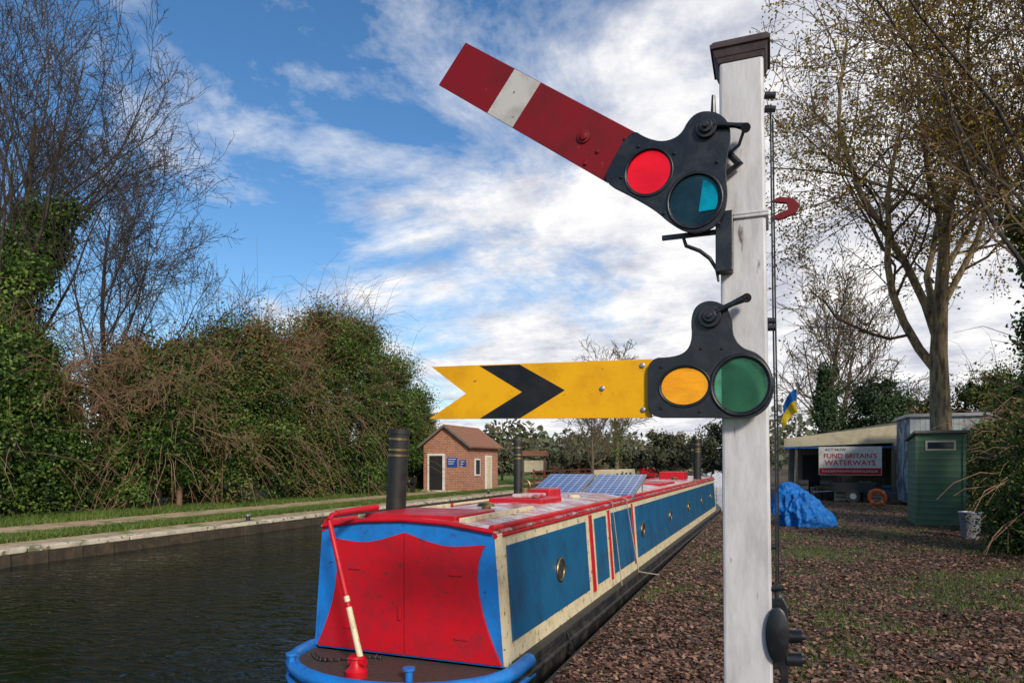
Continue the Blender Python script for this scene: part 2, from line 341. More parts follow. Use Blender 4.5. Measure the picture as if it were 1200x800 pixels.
BARE=dict(seg=[9,7,5,4,3],n=[17,9,7,4],t0=[.20,.2,.15,.1],wob=[.05,.11,.15,.2,.25],up=[.03,.12,.09,.07,.03],ang=[(22,55),(22,50),(20,50),(20,55)],ratio=[.62,.55,.5,.5],rr=[.45,.5,.5,.6],rmin=.008,tl=.85,tip=.2)
OAK=dict(seg=[6,8,6,4,3],n=[9,10,8,5],t0=[.42,.18,.15,.1],wob=[.05,.16,.2,.25,.28],up=[.03,.10,.05,.03,.0],ang=[(20,62),(30,65),(25,60),(25,60)],ratio=[1.0,.55,.5,.45],rr=[.55,.5,.5,.55],rmin=.008,tl=.55,tip=.3)
FARB=dict(seg=[7,6,4,3],n=[16,9,7],t0=[.2,.2,.15],wob=[.05,.13,.2,.25],up=[.03,.09,.05,.03],ang=[(25,60),(25,55),(20,55)],ratio=[.55,.5,.5],rr=[.4,.45,.5],rmin=.02,tl=.85,tip=.2)
TW=dict(seg=[5,6,5,4],n=[14,9,8],t0=[.5,.15,.1],wob=[.1,.2,.25,.3],up=[.0,-.02,-.08,-.14],ang=[(35,80),(30,65),(25,65)],ratio=[.70,.5,.5],rr=[.5,.5,.6],rmin=.007,tl=.72,tip=.3)

# ---------------------------------------------------------------- ground / water
def groundmat():
    m,nt,b=newmat('ground'); L=nt.links
    tc=N(nt,'ShaderNodeTexCoord')
    n=N(nt,'ShaderNodeTexNoise'); n.inputs['Scale'].default_value=.55; n.inputs['Detail'].default_value=9; n.inputs['Roughness'].default_value=.7; L.new(tc.outputs['Object'],n.inputs[0])
    n2=N(nt,'ShaderNodeTexNoise'); n2.inputs['Scale'].default_value=14; n2.inputs['Detail'].default_value=8; L.new(tc.outputs['Object'],n2.inputs[0])
    g=ramp(nt,[(.3,(.03,.045,.012)),(.5,(.065,.085,.022)),(.75,(.12,.12,.045))]); L.new(n2.outputs[0],g.inputs[0])
    d=ramp(nt,[(.3,(.022,.013,.010)),(.5,(.06,.033,.023)),(.75,(.13,.08,.055))]); L.new(n2.outputs[0],d.inputs[0])
    r=ramp(nt,[(.47,(0,0,0)),(.64,(1,1,1))]); L.new(n.outputs[0],r.inputs[0])
    mx=N(nt,'ShaderNodeMix',data_type='RGBA'); L.new(r.outputs[0],mx.inputs[0]); L.new(d.outputs[0],mx.inputs[6]); L.new(g.outputs[0],mx.inputs[7])
    L.new(mx.outputs[2],b.inputs['Base Color']); b.inputs['Roughness'].default_value=.95
    bp=N(nt,'ShaderNodeBump'); bp.inputs['Strength'].default_value=.8; bp.inputs['Distance'].default_value=.05; L.new(n2.outputs[0],bp.inputs['Height']); L.new(bp.outputs[0],b.inputs['Normal'])
    return m
M['ground']=groundmat()
M['path']=paint('gravel_path',(.48,.36,.23),(.27,.19,.11),rough=.95,scale=2,lo=.4,hi=.62,bump=.5,bscale=30,bd=.02,spots=((.16,.18,.05),1.6,.54))
M['grass']=paint('verge_grass',(.17,.24,.04),(.08,.13,.022),rough=.95,scale=1.3,lo=.38,hi=.62,bump=.9,bscale=16,third=(.28,.22,.09),bd=.05)
def watermat():
    m,nt,b=newmat('water'); L=nt.links
    b.inputs['Base Color'].default_value=(.005,.009,.005,1); b.inputs['Roughness'].default_value=.02; b.inputs['IOR'].default_value=1.33; b.inputs['Specular IOR Level'].default_value=.45; b.inputs['Specular Tint'].default_value=(.95,1,.9,1)
    tc=N(nt,'ShaderNodeTexCoord'); mp=N(nt,'ShaderNodeMapping'); mp.inputs['Scale'].default_value=(1,2.0,1); mp.inputs['Rotation'].default_value=(0,0,-.37); L.new(tc.outputs['Object'],mp.inputs[0])
    n=N(nt,'ShaderNodeTexNoise'); n.inputs['Scale'].default_value=3.0; n.inputs['Detail'].default_value=3; n.inputs['Roughness'].default_value=.5; n.inputs['Distortion'].default_value=.9; L.new(mp.outputs[0],n.inputs[0])
    n0=N(nt,'ShaderNodeTexNoise'); n0.inputs['Scale'].default_value=.5; n0.inputs['Detail'].default_value=3; L.new(tc.outputs['Object'],n0.inputs[0])
    r0=ramp(nt,[(.38,(.35,)*3),(.62,(1,)*3)]); L.new(n0.outputs[0],r0.inputs[0])
    mu=N(nt,'ShaderNodeMath',operation='MULTIPLY'); L.new(r0.outputs[0],mu.inputs[0]); mu.inputs[1].default_value=.75
    bp=N(nt,'ShaderNodeBump'); bp.inputs['Distance'].default_value=.12; L.new(mu.outputs[0],bp.inputs['Strength']); L.new(n.outputs[0],bp.inputs['Height']); L.new(bp.outputs[0],b.inputs['Normal'])
    return m
M['water']=watermat()
EB=-1.64
g=MB(); prof=[(-500,-.13),(-15.0,-.13),(-15.0,-1.4),(EB,-1.4),(EB,0),(500,0)]
vs=[]; 
for y in (-60,900):
    for x,z in prof: vs.append((x,y,z))
g.add(vs,[(i,i+1,i+7,i+6) for i in range(5)])
o=g.build('ground','ground',fix=False); o["kind"]="structure"
w=MB(); w.add([(-14.99,-60,-.45),(EB-.01,-60,-.45),(EB-.01,900,-.45),(-14.99,900,-.45)],[(0,1,2,3)]); o=w.build('water','water',fix=False); o["kind"]="structure"
e=MB()
for i in range(60):
    y=i*2.5-30; e.box(-15.28+random.uniform(-.02,.02),-14.92+random.uniform(-.02,.02),y,y+2.46,-.19,-.085+random.uniform(-.012,.012))
e.build('canal_coping','conc',bevel=.02)["kind"]="structure"
e=MB()
for i in range(400):
    y=i*.4-30; x=-14.98 if i%2 else -14.93; e.box(x-.02,x+.03,y,y+.4,-1.3,-.19)
e.build('bank_piling','pile')["kind"]="structure"
def strip(name,x0,x1,z,mat,wob=.25,y0=-30,y1=300,seed=0):
    s=MB(); n=int((y1-y0)/1.2); vs=[]
    for i in range(n+1):
        y=y0+(y1-y0)*i/n
        a=x0+mnoise.noise(Vector((y*.5,seed,0)))*wob; b=x1+mnoise.noise(Vector((y*.5,seed+9,3)))*wob
        vs+=[(a,y,z),(b,y,z)]
    s.add(vs,[(2*i,2*i+1,2*i+3,2*i+2) for i in range(n)]); o=s.build(name,mat,fix=False); o["kind"]="structure"; return o
strip('grass_verge',-60,-15.2,-.125,'grass',0)
strip('towpath',-20.6,-17.6,-.118,'path',.6,seed=4)
strip('bank_path',-16.6,-15.4,-.114,'path',.6,seed=14)
e=MB(); e.box(EB-.05,EB+.02,-10,70,-1.2,.012); e.build('bank_edging','pile',bevel=.01)["kind"]="structure"

rng=np.random.default_rng(3)
def scatter(n,dmin,dmax,latk=.8,power=1.0,xmin=EB+.0,xmax=14):
    D=dmin+(dmax-dmin)*rng.random(n)**power; lat=(rng.random(n)*1.35-.35)*D*latk
    x=K*lat-S*D; y=S*lat+K*D; k=(x>xmin)&(x<xmax); return x[k],y[k]
def fld(x,y): return np.array([mnoise.noise(Vector((a*.6,b*.6,2)))+.6*mnoise.noise(Vector((a*2.3,b*2.3,5))) for a,b in zip(x,y)])
x,y=scatter(290000,3.6,34,power=1.3); f=fld(x,y)
keep=(rng.random(len(x))<np.clip(.66+1.3*f+.5*(x<-.1),.22,.95)); x=x[keep]; y=y[keep]
P=np.stack([x,y,rng.uniform(.012,.04,len(x))],axis=1); nr=np.tile([0,0,1.0],(len(x),1))
sz=.046*rng.uniform(.6,1.5,len(x))
o=quads('fallen_leaves',leafquads(P,sz,rng,nr,.5,.7),['litter']); o["kind"]="stuff"
x,y=scatter(210000,3.6,28,power=1.3); f=fld(x,y)
keep=rng.random(len(x))<np.clip(.32-1.4*f-.25*(x<-.1),.05,1); x=x[keep]; y=y[keep]
def blades(x,y,z0,h,w,name):
    n=len(x); th=rng.random(n)*6.28; hh=h*rng.uniform(.5,1.3,n); lx=rng.normal(size=n)*h*.5; ly=rng.normal(size=n)*h*.5
    V=np.stack([np.stack([x-np.cos(th)*w,y-np.sin(th)*w,np.full(n,z0)],1),np.stack([x+np.cos(th)*w,y+np.sin(th)*w,np.full(n,z0)],1),np.stack([x+lx,y+ly,z0+hh],1)],axis=1).reshape(-1,3)
    o=quads(name,V,['blade'],k=3); o["kind"]="stuff"
blades(x,y,0,.05,.0055,'grass')
n=60000; yy=rng.uniform(5,60,n); xx=-16.4-rng.random(n)**.9*1.4; xx2=-20.4-rng.random(n)**.8*3.5
blades(np.concatenate([xx,xx2]),np.concatenate([yy,rng.uniform(8,60,n)]),-.12,.13,.02,'verge_grass_tufts')

# ---------------------------------------------------------------- signal
PB=Vector((-.103,3.28,0)); PH=3.53
sig=thing('railway_signal','white semaphore signal post with red and yellow arms on grass','railway signal',PB)
def postpoly(z,off=0):
    t=z/3.63; cx=-.093-.0395*t+.103; h=(.106-.0135*t)+off; return [(cx-h,-.1-off,z),(cx+h,-.1-off,z),(cx+h,.1+off,z),(cx-h,.1+off,z)]
p=MB(); a=[]
for z in (-.3,1,2,PH): a+=postpoly(z)
fs=[(3,2,1,0),(12,13,14,15)]
for i in range(3):
    for k in range(4): fs.append((i*4+k,i*4+(k+1)%4,(i+1)*4+(k+1)%4,(i+1)*4+k))
p.add(a,fs); p.build('post','post',sig,bevel=.012)
p=MB()
for z0,z1,o0,o1 in ((3.526,3.548,.002,.010),(3.547,3.582,.012,.024),(3.581,3.600,.032,.034),(3.599,3.616,.032,.020)):
    q=postpoly(z0,o0)+postpoly(z1,o1); q=[(v[0]-.004,v[1],z0 if i<4 else z1) for i,v in enumerate(q)]
    p.add(q,[(3,2,1,0),(4,5,6,7)]+[(k,(k+1)%4,(k+1)%4+4,k+4) for k in range(4)])
p.build('finial_cap','capm',sig,bevel=.003)
def sv(px,py,y): 
    u,z=survey(px,py,y); return (u-PB.x,y-PB.y,z)
YB=3.125; YS=3.10
def lp(pts,y): return [survey(a,b,y) for a,b in pts]
def mid_circ(cx,cy,r,y,ry=None,n=40):
    c=survey(cx,cy,y); rr=(survey(cx+r,cy,y)[0]-survey(cx-r,cy,y)[0])/2; rz=(survey(cx,cy-(ry or r),y)[1]-survey(cx,cy+(ry or r),y)[1])/2
    return c,rr,rz
def bezel(name,cx,cy,r,y,t,parent,ry=None,mat='iron'):
    c,rx,rz=mid_circ(cx,cy,r,y,ry); b=MB(); b.torus((c[0]-PB.x,y-PB.y,c[1]),(0,1,0),rz,t,n=44,rx=rx); b.build(name,mat,parent,smooth=60)
def bolt(px,py,y,r,d,parent,mat,name='bolt',n=12):
    b=MB(); q=Vector(sv(px,py,y)); b.tube([q+Vector((0,.004,0)),q+Vector((0,-d,0)),q+Vector((0,-d-.003,0))],[r,r,r*.6],n); b.build(name,mat,parent,smooth=40)
arm=part('semaphore_arm',sig); arm["label"]="raised red arm with white stripe and two lenses"
plate('red_blade',[lp([(546,51),(747,157),(712,214),(515,100)],YB)],YB,.006,'sred',arm,PB)
def ln(a,b,t): return (a[0]+(b[0]-a[0])*t,a[1]+(b[1]-a[1])*t)
T0,T1=(546,51),(747,157); B0,B1=(515,100),(712,214)
plate('white_stripe',[lp([ln(T0,T1,.285),ln(T0,T1,.435),ln(B0,B1,.435),ln(B0,B1,.285)],YB-.005)],YB-.005,.0025,'swhite',arm,PB,bev=0)
o1=smoothloop([(740,152),(757,163),(778,168),(798,160),(808,140),(822,131),(842,133),(855,146),(856,166),(852,182),(850,205),(853,232),(846,258),(828,272),(806,273),(786,262),(768,246),(742,231),(708,214),(714,196)],2)
c1,rx1,rz1=mid_circ(760,202,26,YS); c2,rx2,rz2=mid_circ(814,235,30,YS)
plate('spectacle_plate',[lp(o1,YS),circ(c1,rx1,40,rz1),circ(c2,rx2,44,rz2)],YS,.012,'iron',arm,PB,.002)
plate('red_lens',[circ(c1,rx1*1.03,40,rz1*1.03)],YS+.009,.003,'gred',arm,PB,0)
plate('green_lens',[circ(c2,rx2*1.02,44,rz2*1.02)],YS+.009,.003,'gteal',arm,PB,0)
bezel('lens_rim',760,202,28,YS-.008,.005,arm); bezel('lens_rim',814,235,32,YS-.008,.0075,arm)
gs=[(c2[0]+rx2*.15,c2[1]-rz2*.45)]+[(c2[0]+rx2*.9*math.cos(math.radians(t)),c2[1]+rz2*.9*math.sin(math.radians(t))) for t in range(-28,72,8)]
plate('sky_glow_segment',[gs],YS+.003,.002,'gskyglow',arm,PB,0)  # added bright cyan piece, coloured as sky showing through the dark lens
b=MB()
q=Vector(sv(828,152,YS)); b.tube([q+Vector((0,.09,0)),q+Vector((0,-.03,0))],[.045,.045],24); b.tube([q+Vector((0,-.03,0)),q+Vector((0,-.045,0))],[.03,.028],20); b.tube([q+Vector((0,-.045,0)),q+Vector((0,-.06,0))],[.014,.014],6)
b.build('pivot_boss','iron',arm,smooth=40,bevel=.002)
b=MB(); b.tube([sv(835,146,YS-.02),sv(862,147,YS-.02),sv(876,149,YS-.02)],[.013,.011,.018],12); b.tube([sv(874,150,YS-.035),sv(874,150,YS+.02)],[.02,.02],14); b.tube([sv(872,152,YS-.02),sv(866,170,YS),sv(852,182,YS+.02)],[.007]*3,8)
b.build('lever','iron',arm,smooth=40)
bolt(684,160,YB-.005,.032,.008,arm,'sred','rivet',20); bolt(684,160,YB-.013,.018,.01,arm,'sred','rivet',14)
for a in ((733,163),(715,202),(700,178),(686,192)): bolt(a[0],a[1],YB-.004,.009,.006,arm,'sred','rivet')
for a in ((748,172),(728,208),(790,180),(778,250),(840,190),(842,262)): bolt(a[0],a[1],YS-.007,.008,.006,arm,'iron')
b=MB(); b.tube([sv(836,112,YS+.03),sv(836,133,YS+.03)],[.008,.012],8); b.build('hook','iron',sig,smooth=40)
b=MB(); b.tube([sv(850,175,YS+.04),sv(866,192,YS+.04),sv(850,205,YS+.04)],[.014,.02,.014],8); b.build('stop_lug','iron',sig,smooth=40)
b=MB(); b.box(*[sv(776,0,YS+.05)[0],sv(843,0,YS+.05)[0]],YS+.04-PB.y,YS+.060-PB.y,sv(800,279,YS+.05)[2],sv(800,274,YS+.05)[2])
b.tube([sv(800,276,YS+.05),sv(804,288,YS+.05),sv(820,294,YS+.05),sv(832,303,YS+.05),sv(840,316,YS+.05),sv(842,330,YS+.05)],[.007,.009,.009,.009,.008,.005],10)
b.build('arm_bracket','iron',sig,smooth=40)
arm2=part('semaphore_arm',sig); arm2["label"]="level yellow fishtail arm with black chevron"
plate('yellow_blade',[lp([(507,430),(764,421),(764,489),(504,490.5),(547,461)],YB)],YB,.006,'syel',arm2,PB)
plate('black_chevron',[lp([(562,428.5),(609,427),(662,457),(609,490),(562,490.3),(612,459)],YB-.005)],YB-.005,.0025,'sblk',arm2,PB,0)
o2=smoothloop([(760,420),(790,419),(806,412),(812,396),(810,374),(816,358),(832,352),(850,358),(858,372),(858,392),(868,408),(888,414),(902,430),(908,452),(902,475),(886,488),(868,491),(845,489),(800,489),(760,489),(760,455)],2)
c3,rx3,rz3=mid_circ(802,452.5,28,YS,22); c4,rx4,rz4=mid_circ(868,451,32,YS)
plate('spectacle_plate',[lp(o2,YS),circ(c3,rx3,40,rz3),circ(c4,rx4,44,rz4)],YS,.012,'iron',arm2,PB,.002)
plate('amber_lens',[circ(c3,rx3*1.02,40,rz3*1.02)],YS+.009,.003,'gamb',arm2,PB,0)
plate('green_lens',[circ(c4,rx4*1.02,44,rz4*1.02)],YS+.009,.003,'ggrn',arm2,PB,0)
bezel('lens_rim',802,452.5,30,YS-.008,.005,arm2,24); bezel('lens_rim',868,451,35,YS-.008,.009,arm2)
b=MB(); q=Vector(sv(832,372,YS)); b.tube([q+Vector((0,.09,0)),q+Vector((0,-.03,0))],[.048,.048],24); b.tube([q+Vector((0,-.03,0)),q+Vector((0,-.045,0))],[.032,.028],20); b.tube([q+Vector((0,-.045,0)),q+Vector((0,-.058,0))],[.013,.013],6)
b.build('pivot_boss','iron',arm2,smooth=40,bevel=.002)
b=MB(); b.tube([sv(838,366,YS-.02),sv(858,356,YS-.02),sv(876,348,YS-.02)],[.014,.012,.018],12); b.tube([sv(875,349,YS-.035),sv(875,349,YS+.02)],[.02,.02],14); b.build('lever','iron',arm2,smooth=40)
for a in ((706,455),(753,428),(754,480)): bolt(a[0],a[1],YB-.004,.012,.007,arm2,'steel','rivet')
for a in ((775,430),(775,478),(822,408),(846,408),(850,480),(820,482)): bolt(a[0],a[1],YS-.007,.007,.006,arm2,'iron')
b=MB(); b.box(sv(840,0,3.2)[0],sv(860,0,3.2)[0],3.12-PB.y,3.178-PB.y,sv(0,400,3.15)[2],sv(0,355,3.15)[2]); b.build('arm_bracket','iron',sig,bevel=.004)
for dz in (0,.014):
    b=MB(); z=survey(868,252,3.18)[1]+dz-.01; q=postpoly(z,.006); b.tube([q[0],q[1],q[2],q[3],q[0]],.008,8); b.build('strap','post',sig,smooth=60)
xr=sv(906,0,3.25)[0]
for dx,dy,z0 in ((0,0,3.35),(.010,.03,3.30)):
    b=MB(); b.tube([(xr-.012+dx,dy,z0),(xr+dx,dy,2.4),(xr+.01+dx,dy,1.8),(xr+.012+dx,dy,1.2)],.004,6); b.build('pull_rod','iron',sig,smooth=40)
for py in (112,128,376,384,640):
    b=MB(); b.tube([sv(896,py,3.25),sv(909,py,3.25)],[.016,.014],10); b.build('rod_guide','iron',sig,smooth=40)
# edge-on rear arm end seen past the post
b=MB(); b.prism([sv(902,236,3.46),sv(914,230,3.46),sv(930,232,3.46),sv(938,240,3.46),sv(932,250,3.46),sv(914,257,3.46),sv(902,256,3.46),sv(912,250,3.46),sv(924,245,3.46),sv(922,238,3.46)],(0,.02,0)); b.build('rear_arm_end','sred',sig,bevel=.003)
b=MB()
b.prism([sv(899,702,3.20),sv(918,700,3.20),sv(924,712,3.20),(sv(924,0,3.20)[0],3.20-PB.y,sv(0,775,3.20)[2]),sv(914,784,3.20),sv(899,784,3.20)],(0,.09,0))
b.build('pulley_housing','iron',sig,bevel=.006)
b=MB(); q=Vector(sv(911,742,3.19)); b.tube([q+Vector((0,.0,0)),q+Vector((0,-.03,0)),q+Vector((0,-.035,0))],[.12,.12,.105],36); b.v=[(q.x+(v[0]-q.x)*.40,v[1],v[2]) for v in b.v]; b.build('pulley_cover','iron',sig,smooth=40)
for py in (745,772):
    b=MB(); b.tube([sv(922,py,3.22),sv(940,py,3.22)],[.030,.030],18); b.tube([sv(940,py,3.22),sv(944,py,3.22)],[.018,.016],12); b.build('pulley_wheel','iron',sig,smooth=40)
b=MB(); b.tube([sv(900,690,3.2),sv(918,688,3.2)],[.014]*2,8); b.tube([sv(909,688,3.22),sv(911,704,3.22)],[.010]*2,8); b.build('pulley_bracket','iron',sig,smooth=40)

# ---------------------------------------------------------------- narrowboat
boat=thing('narrowboat','blue, red and cream narrowboat moored against the bank','boat',(-2.97,5.2,-.45),-math.radians(.62))
BX,BY=2.97,5.2
LN=20.2; ZG=.55; ZR=1.61; XB=.915; XT=.835
def xs(z): return XB+(XT-XB)*(z-ZG)/(ZR-ZG)
h=MB()
stern=[(1.03*math.cos(math.radians(a)),-.82*math.sin(math.radians(a))) for a in range(0,181,12)]
bow=[(-1.03,LN-.2),(-1.0,LN+.6),(-.8,LN+1.5),(-.4,LN+2.3),(0,LN+2.7),(.4,LN+2.3),(.8,LN+1.5),(1.0,LN+.6),(1.03,LN-.2)]
ring=stern+bow; n=len(ring); vs=[]
for z,k in ((-.4,.93),(.0,.985),(.2,1.0),(.46,1.0)):
    for x,y in ring: vs.append((x*k,y if 0<y<LN else (y*k if y<0 else LN+(y-LN)*k),z+(.25*max(0,(y-LN))/2.7 if z>.3 else 0)))
fs=[]
for i in range(3):
    for k in range(n): fs.append((i*n+k,i*n+(k+1)%n,(i+1)*n+(k+1)%n,(i+1)*n+k))
fs.append(tuple(range(3*n,4*n))); h.add(vs,fs)
h.build('hull','hull',boat,smooth=40)
d=MB(); dv=[(x*.93,y*.93) for x,y in stern]; d.prism([(x,y,.47) for x,y in dv],(0,0,.03)); d.build('deck','deck',boat)
r=MB(); pts=[(x*.985,y*.985,.50) for x,y in stern]; pts=[(1.01,.35,.50)]+pts+[(-1.01,.35,.50)]
r.tube(pts,.06,10); r.tube([(p[0]*1.03,p[1]*1.03,.38) for p in pts],.03,8); r.build('stern_rim','bblue2',boat,smooth=60)
for s in (1,-1):
    r=MB(); r.box(min(s*.9,s*1.02),max(s*.9,s*1.02),.1,LN+.2,.462,.52); r.tube([(s*1.04,.2,.40),(s*1.04,LN,.40)],.028,8); r.tube([(s*1.03,.2,.12),(s*1.03,LN,.12)],.022,8)
    r.build('gunwale','hull',boat,bevel=.01)
c=MB(); sec=[(-XB,.52),(XB,.52),(XT,ZR),(XT*.5,ZR+.055),(0,ZR+.075),(-XT*.5,ZR+.055),(-XT,ZR)]
vs=[(x,0.02,z) for x,z in sec]+[(x,LN-.6,z) for x,z in sec]; m=len(sec)
c.add(vs,[tuple(range(m)),tuple(range(m,2*m))]+[(i,(i+1)%m,(i+1)%m+m,i+m) for i in range(m)])
c.build('cabin','bcream',boat)
c=MB(); sec=[(-XT-.03,ZR+.003),(-XT*.5,ZR+.063),(0,ZR+.083),(XT*.5,ZR+.063),(XT+.03,ZR+.003)]; top=[(x,z+.018) for x,z in sec]
full=sec+top[::-1]; m=len(full); vs=[(x,-.03,z) for x,z in full]+[(x,LN-.55,z) for x,z in full]
c.add(vs,[tuple(range(m)),tuple(range(m,2*m))]+[(i,(i+1)%m,(i+1)%m+m,i+m) for i in range(m)])
c.build('roof','roof',boat)
for s in (1,-1):
    c=MB(); c.tube([(s*(XT-.02),-.02,ZR+.045),(s*(XT-.02),LN-.6,ZR+.045)],.028,8); c.tube([(s*(XT+.012),-.02,ZR-.02),(s*(XT+.012),LN-.6,ZR-.02)],.02,8); c.build('handrail','bred',boat,smooth=50)
c=MB(); c.tube([(-XT,-.035,ZR+.015),(-XT*.5,-.035,ZR+.075),(0,-.035,ZR+.095),(XT*.5,-.035,ZR+.075),(XT,-.035,ZR+.015)],.022,8)
c.build('roof_edge','bred',boat,smooth=50)
def sidepanel(name,y0,y1,z0,z1,mat,s=1,t=.012):
    b=MB(); cs=[(y0,z0),(y1,z0),(y1,z1),(y0,z1)]
    b.prism([(s*(xs(z)+.001),y,z) for y,z in cs],(s*t,0,0)); return b.build(name,mat,boat,bevel=.003)
for s in (1,-1):
    sidepanel('side_panel',.22,2.72,.68,1.49,'bblue',s)
    sidepanel('side_trim',2.90,3.02,.62,1.55,'bred',s)
    sidepanel('side_panel',3.14,3.72,.68,1.49,'bblue',s)
    sidepanel('side_trim',3.86,3.95,.62,1.55,'bred',s)
    sidepanel('side_hatch',4.06,5.35,.68,1.50,'bblue',s,.02)
    sidepanel('side_trim',5.42,5.50,.62,1.55,'bred',s)
    sidepanel('side_panel',5.70,LN-.9,.68,1.49,'bblue',s)
for s in (1,-1):
    for y in (1.62,6.15,9.2,12.2,15.2,17.9):
        z=1.08; b=MB(); x=s*(xs(z)+.018)
        b.torus((x,y,z),(1,0,0),.115,.016,n=28,rx=.115); p0=b.build('porthole','brass',boat,smooth=60)
        g2=MB(); g2.tube([(x-s*.005,y,z),(x+s*.006,y,z)],[.11]*2,28); g2.build('pane','glass',p0)
def bh(name,pts,y,t,mat):
    b=MB(); b.prism([(x,y,z) for x,z in pts],(0,-t,0)); return b.build(name,mat,boat,bevel=.002)
bh('bulkhead',[(-XB-.005,.52),(XB+.005,.52),(XT+.005,ZR),(XT*.5,ZR+.055),(0,ZR+.07),(-XT*.5,ZR+.055),(-XT-.005,ZR)],.018,.03,'bblue2')
def half(s):
    cur=[(.91,.54),(.85,.66),(.79,.80),(.74,.95),(.705,1.10),(.69,1.24),(.70,1.37),(.735,1.47),(.765,1.515),(.70,1.512),(.60,1.50),(.48,1.49),(.36,1.495),(.24,1.52),(.12,1.555),(.04,1.58),(0,1.59)]
    return [(0,.54)]+[(s*a,b_) for a,b_ in cur]
for s in (1,-1): 
    q=[(x+(.004*s if abs(x)<1e-6 else 0),z) for x,z in half(s)]; bh('cabin_door',q,-.014,.022,'bred')
for s in (1,-1):
    for x,z in ((.55,.73),(.5,1.26)):
        b=MB(); b.box(s*x-.06,s*x+.06,-.05,-.037,z-.012,z+.012); b.build('door_hinge','bred',boat,bevel=.004)
b=MB(); b.box(-.045,-.02,-.06,-.037,.84,.96); b.build('door_handle','bred',boat,bevel=.004)
for s in (1,-1):
    c=MB(); c.prism([(s*(XB+.007),-.013,.53),(s*(XB+.035),-.013,.53),(s*(XT+.03),-.013,ZR),(s*(XT+.002),-.013,ZR)],(0,.10,0)); c.build('corner_trim','bblue2' if s<0 else 'bcream',boat)
def bl(u,v,z): return (u+BX,v-BY,z+.45)
t=MB(); t.tube([bl(-3.08,4.62,.0),bl(-3.08,4.62,.10),bl(-3.08,4.62,.14),bl(-3.08,4.62,.2)],[.09,.09,.05,.045],16); t.tube([bl(-3.14,4.62,.17),bl(-3.0,4.62,.17)],[.035,.035],10); t.tube([bl(-3.08,4.62,.2),bl(-3.08,4.62,.215)],[.07,.06],14); t.build('rudder_post','bred',boat,smooth=40)
P0=Vector(bl(-3.05,4.63,.20)); P1=Vector(bl(-3.40,4.70,1.27))
t=MB()
for i,(f0,f1,mi) in enumerate(((0,.36,0),(.36,.40,1),(.40,.44,0),(.44,1,1))):
    t.tube([P0.lerp(P1,f0),P0.lerp(P1,f1)],[.026-.006*f0,.026-.006*f1],10,mi)
t.tube([P1,P1+Vector((-.01,.05,.04)),P1+Vector((.0,.13,.05))],.022,10,1)
t.build('tiller_neck',['bcream','bred','bblue2'],boat,smooth=40)
t=MB(); t.tube([P1+Vector((0,.10,.05)),Vector(bl(-3.38,5.15,1.335)),Vector(bl(-3.36,5.35,1.34))],[.026,.028,.03],12); t.build('tiller_handle','bred',boat,smooth=40)
def chimney(u,v,r,hh,tilt=.05):
    b0=Vector(bl(u,v,1.16)); T=MB(); up=Vector((tilt,0,1)).normalized()
    T.tube([b0,b0+up*.06,b0+up*.07,b0+up*hh],[r*1.45,r*1.35,r,r],24)
    o=T.build('chimney','black',boat,smooth=40)
    for f in (.72,.78,.90): g=MB(); g.tube([b0+up*hh*f,b0+up*hh*(f+.022)],[r*1.04]*2,24); g.build('band','brass',o,smooth=40)
    g=MB(); g.tube([b0+up*(hh-.03),b0+up*(hh+.02)],[r*1.1]*2,24); g.build('rim','black',o,smooth=40)
chimney(-3.56,6.0,.10,.90); chimney(-3.58,9.5,.065,.88,0); chimney(-2.38,22.0,.12,1.25,0)
b=MB(); b.box(-.35,.35,2.6,3.4,ZR+.05,ZR+.14); b.build('roof_hatch','bred',boat,bevel=.015); b=MB(); b.box(-.12,.2,2.8,3.2,ZR+.141,ZR+.19); b.build('hatch_lid','roof',boat,bevel=.015)
b=MB(); b.box(-.50,.42,.12,1.0,ZR+.05,ZR+.125); b.build('slide_hatch','bred',boat,bevel=.012)
for s in (-.56,.46): b=MB(); b.box(s,s+.04,.1,1.9,ZR+.04,ZR+.11); b.build('hatch_runner','bcream',boat,bevel=.005)
for x,y in ((.1,1.5),(-.2,4.7),(.3,8.2),(-.1,11),(.2,14.5)):
    b=MB(); b.tube([(x,y,ZR+.05),(x,y,ZR+.12),(x,y,ZR+.12),(x,y,ZR+.15),(x,y,ZR+.165)],[.05,.05,.10,.08,.02],18); b.build('mushroom_vent','brass',boat,smooth=50)
b=MB(); b.tube([(-.5,4.3,ZR+.05),(-.5,4.3,ZR+.2)],[.06,.06],16); b.torus((-.5,4.3,ZR+.24),(0,1,0),.08,.018,n=20); b.build('headlamp','brass',boat,smooth=50)
b=MB(); b.tube([(.25,4.3,ZR+.05),(.25,4.3,ZR+.12)],[.11,.08],16); b.build('roof_vent_cap','creamw',boat,smooth=50)
b=MB(); b.box(-.2,.12,3.6,4.1,ZR+.06,ZR+.22); b.build('roof_box','bred',boat,bevel=.02)
b=MB(); b.tube([(-.62,2.2,ZR+.08),(-.60,5.2,ZR+.08)],.018,8); b.build('boat_pole','creamw',boat,smooth=50)
def solarmat():
    m,nt,b=newmat('solar_cells'); L=nt.links; tc=N(nt,'ShaderNodeTexCoord'); br=N(nt,'ShaderNodeTexBrick'); br.offset=0; br.inputs['Scale'].default_value=1
    br.inputs['Brick Width'].default_value=.13; br.inputs['Row Height'].default_value=.13; br.inputs['Mortar Size'].default_value=.006
    br.inputs['Color1'].default_value=(.03,.08,.25,1); br.inputs['Color2'].default_value=(.05,.12,.32,1); br.inputs['Mortar'].default_value=(.5,.55,.65,1)  # cell blues brightened, sky reflection put into the base colour
    L.new(tc.outputs['Object'],br.inputs[0]); L.new(br.outputs[0],b.inputs['Base Color']); b.inputs['Roughness'].default_value=.10; return m
M['solar']=solarmat()
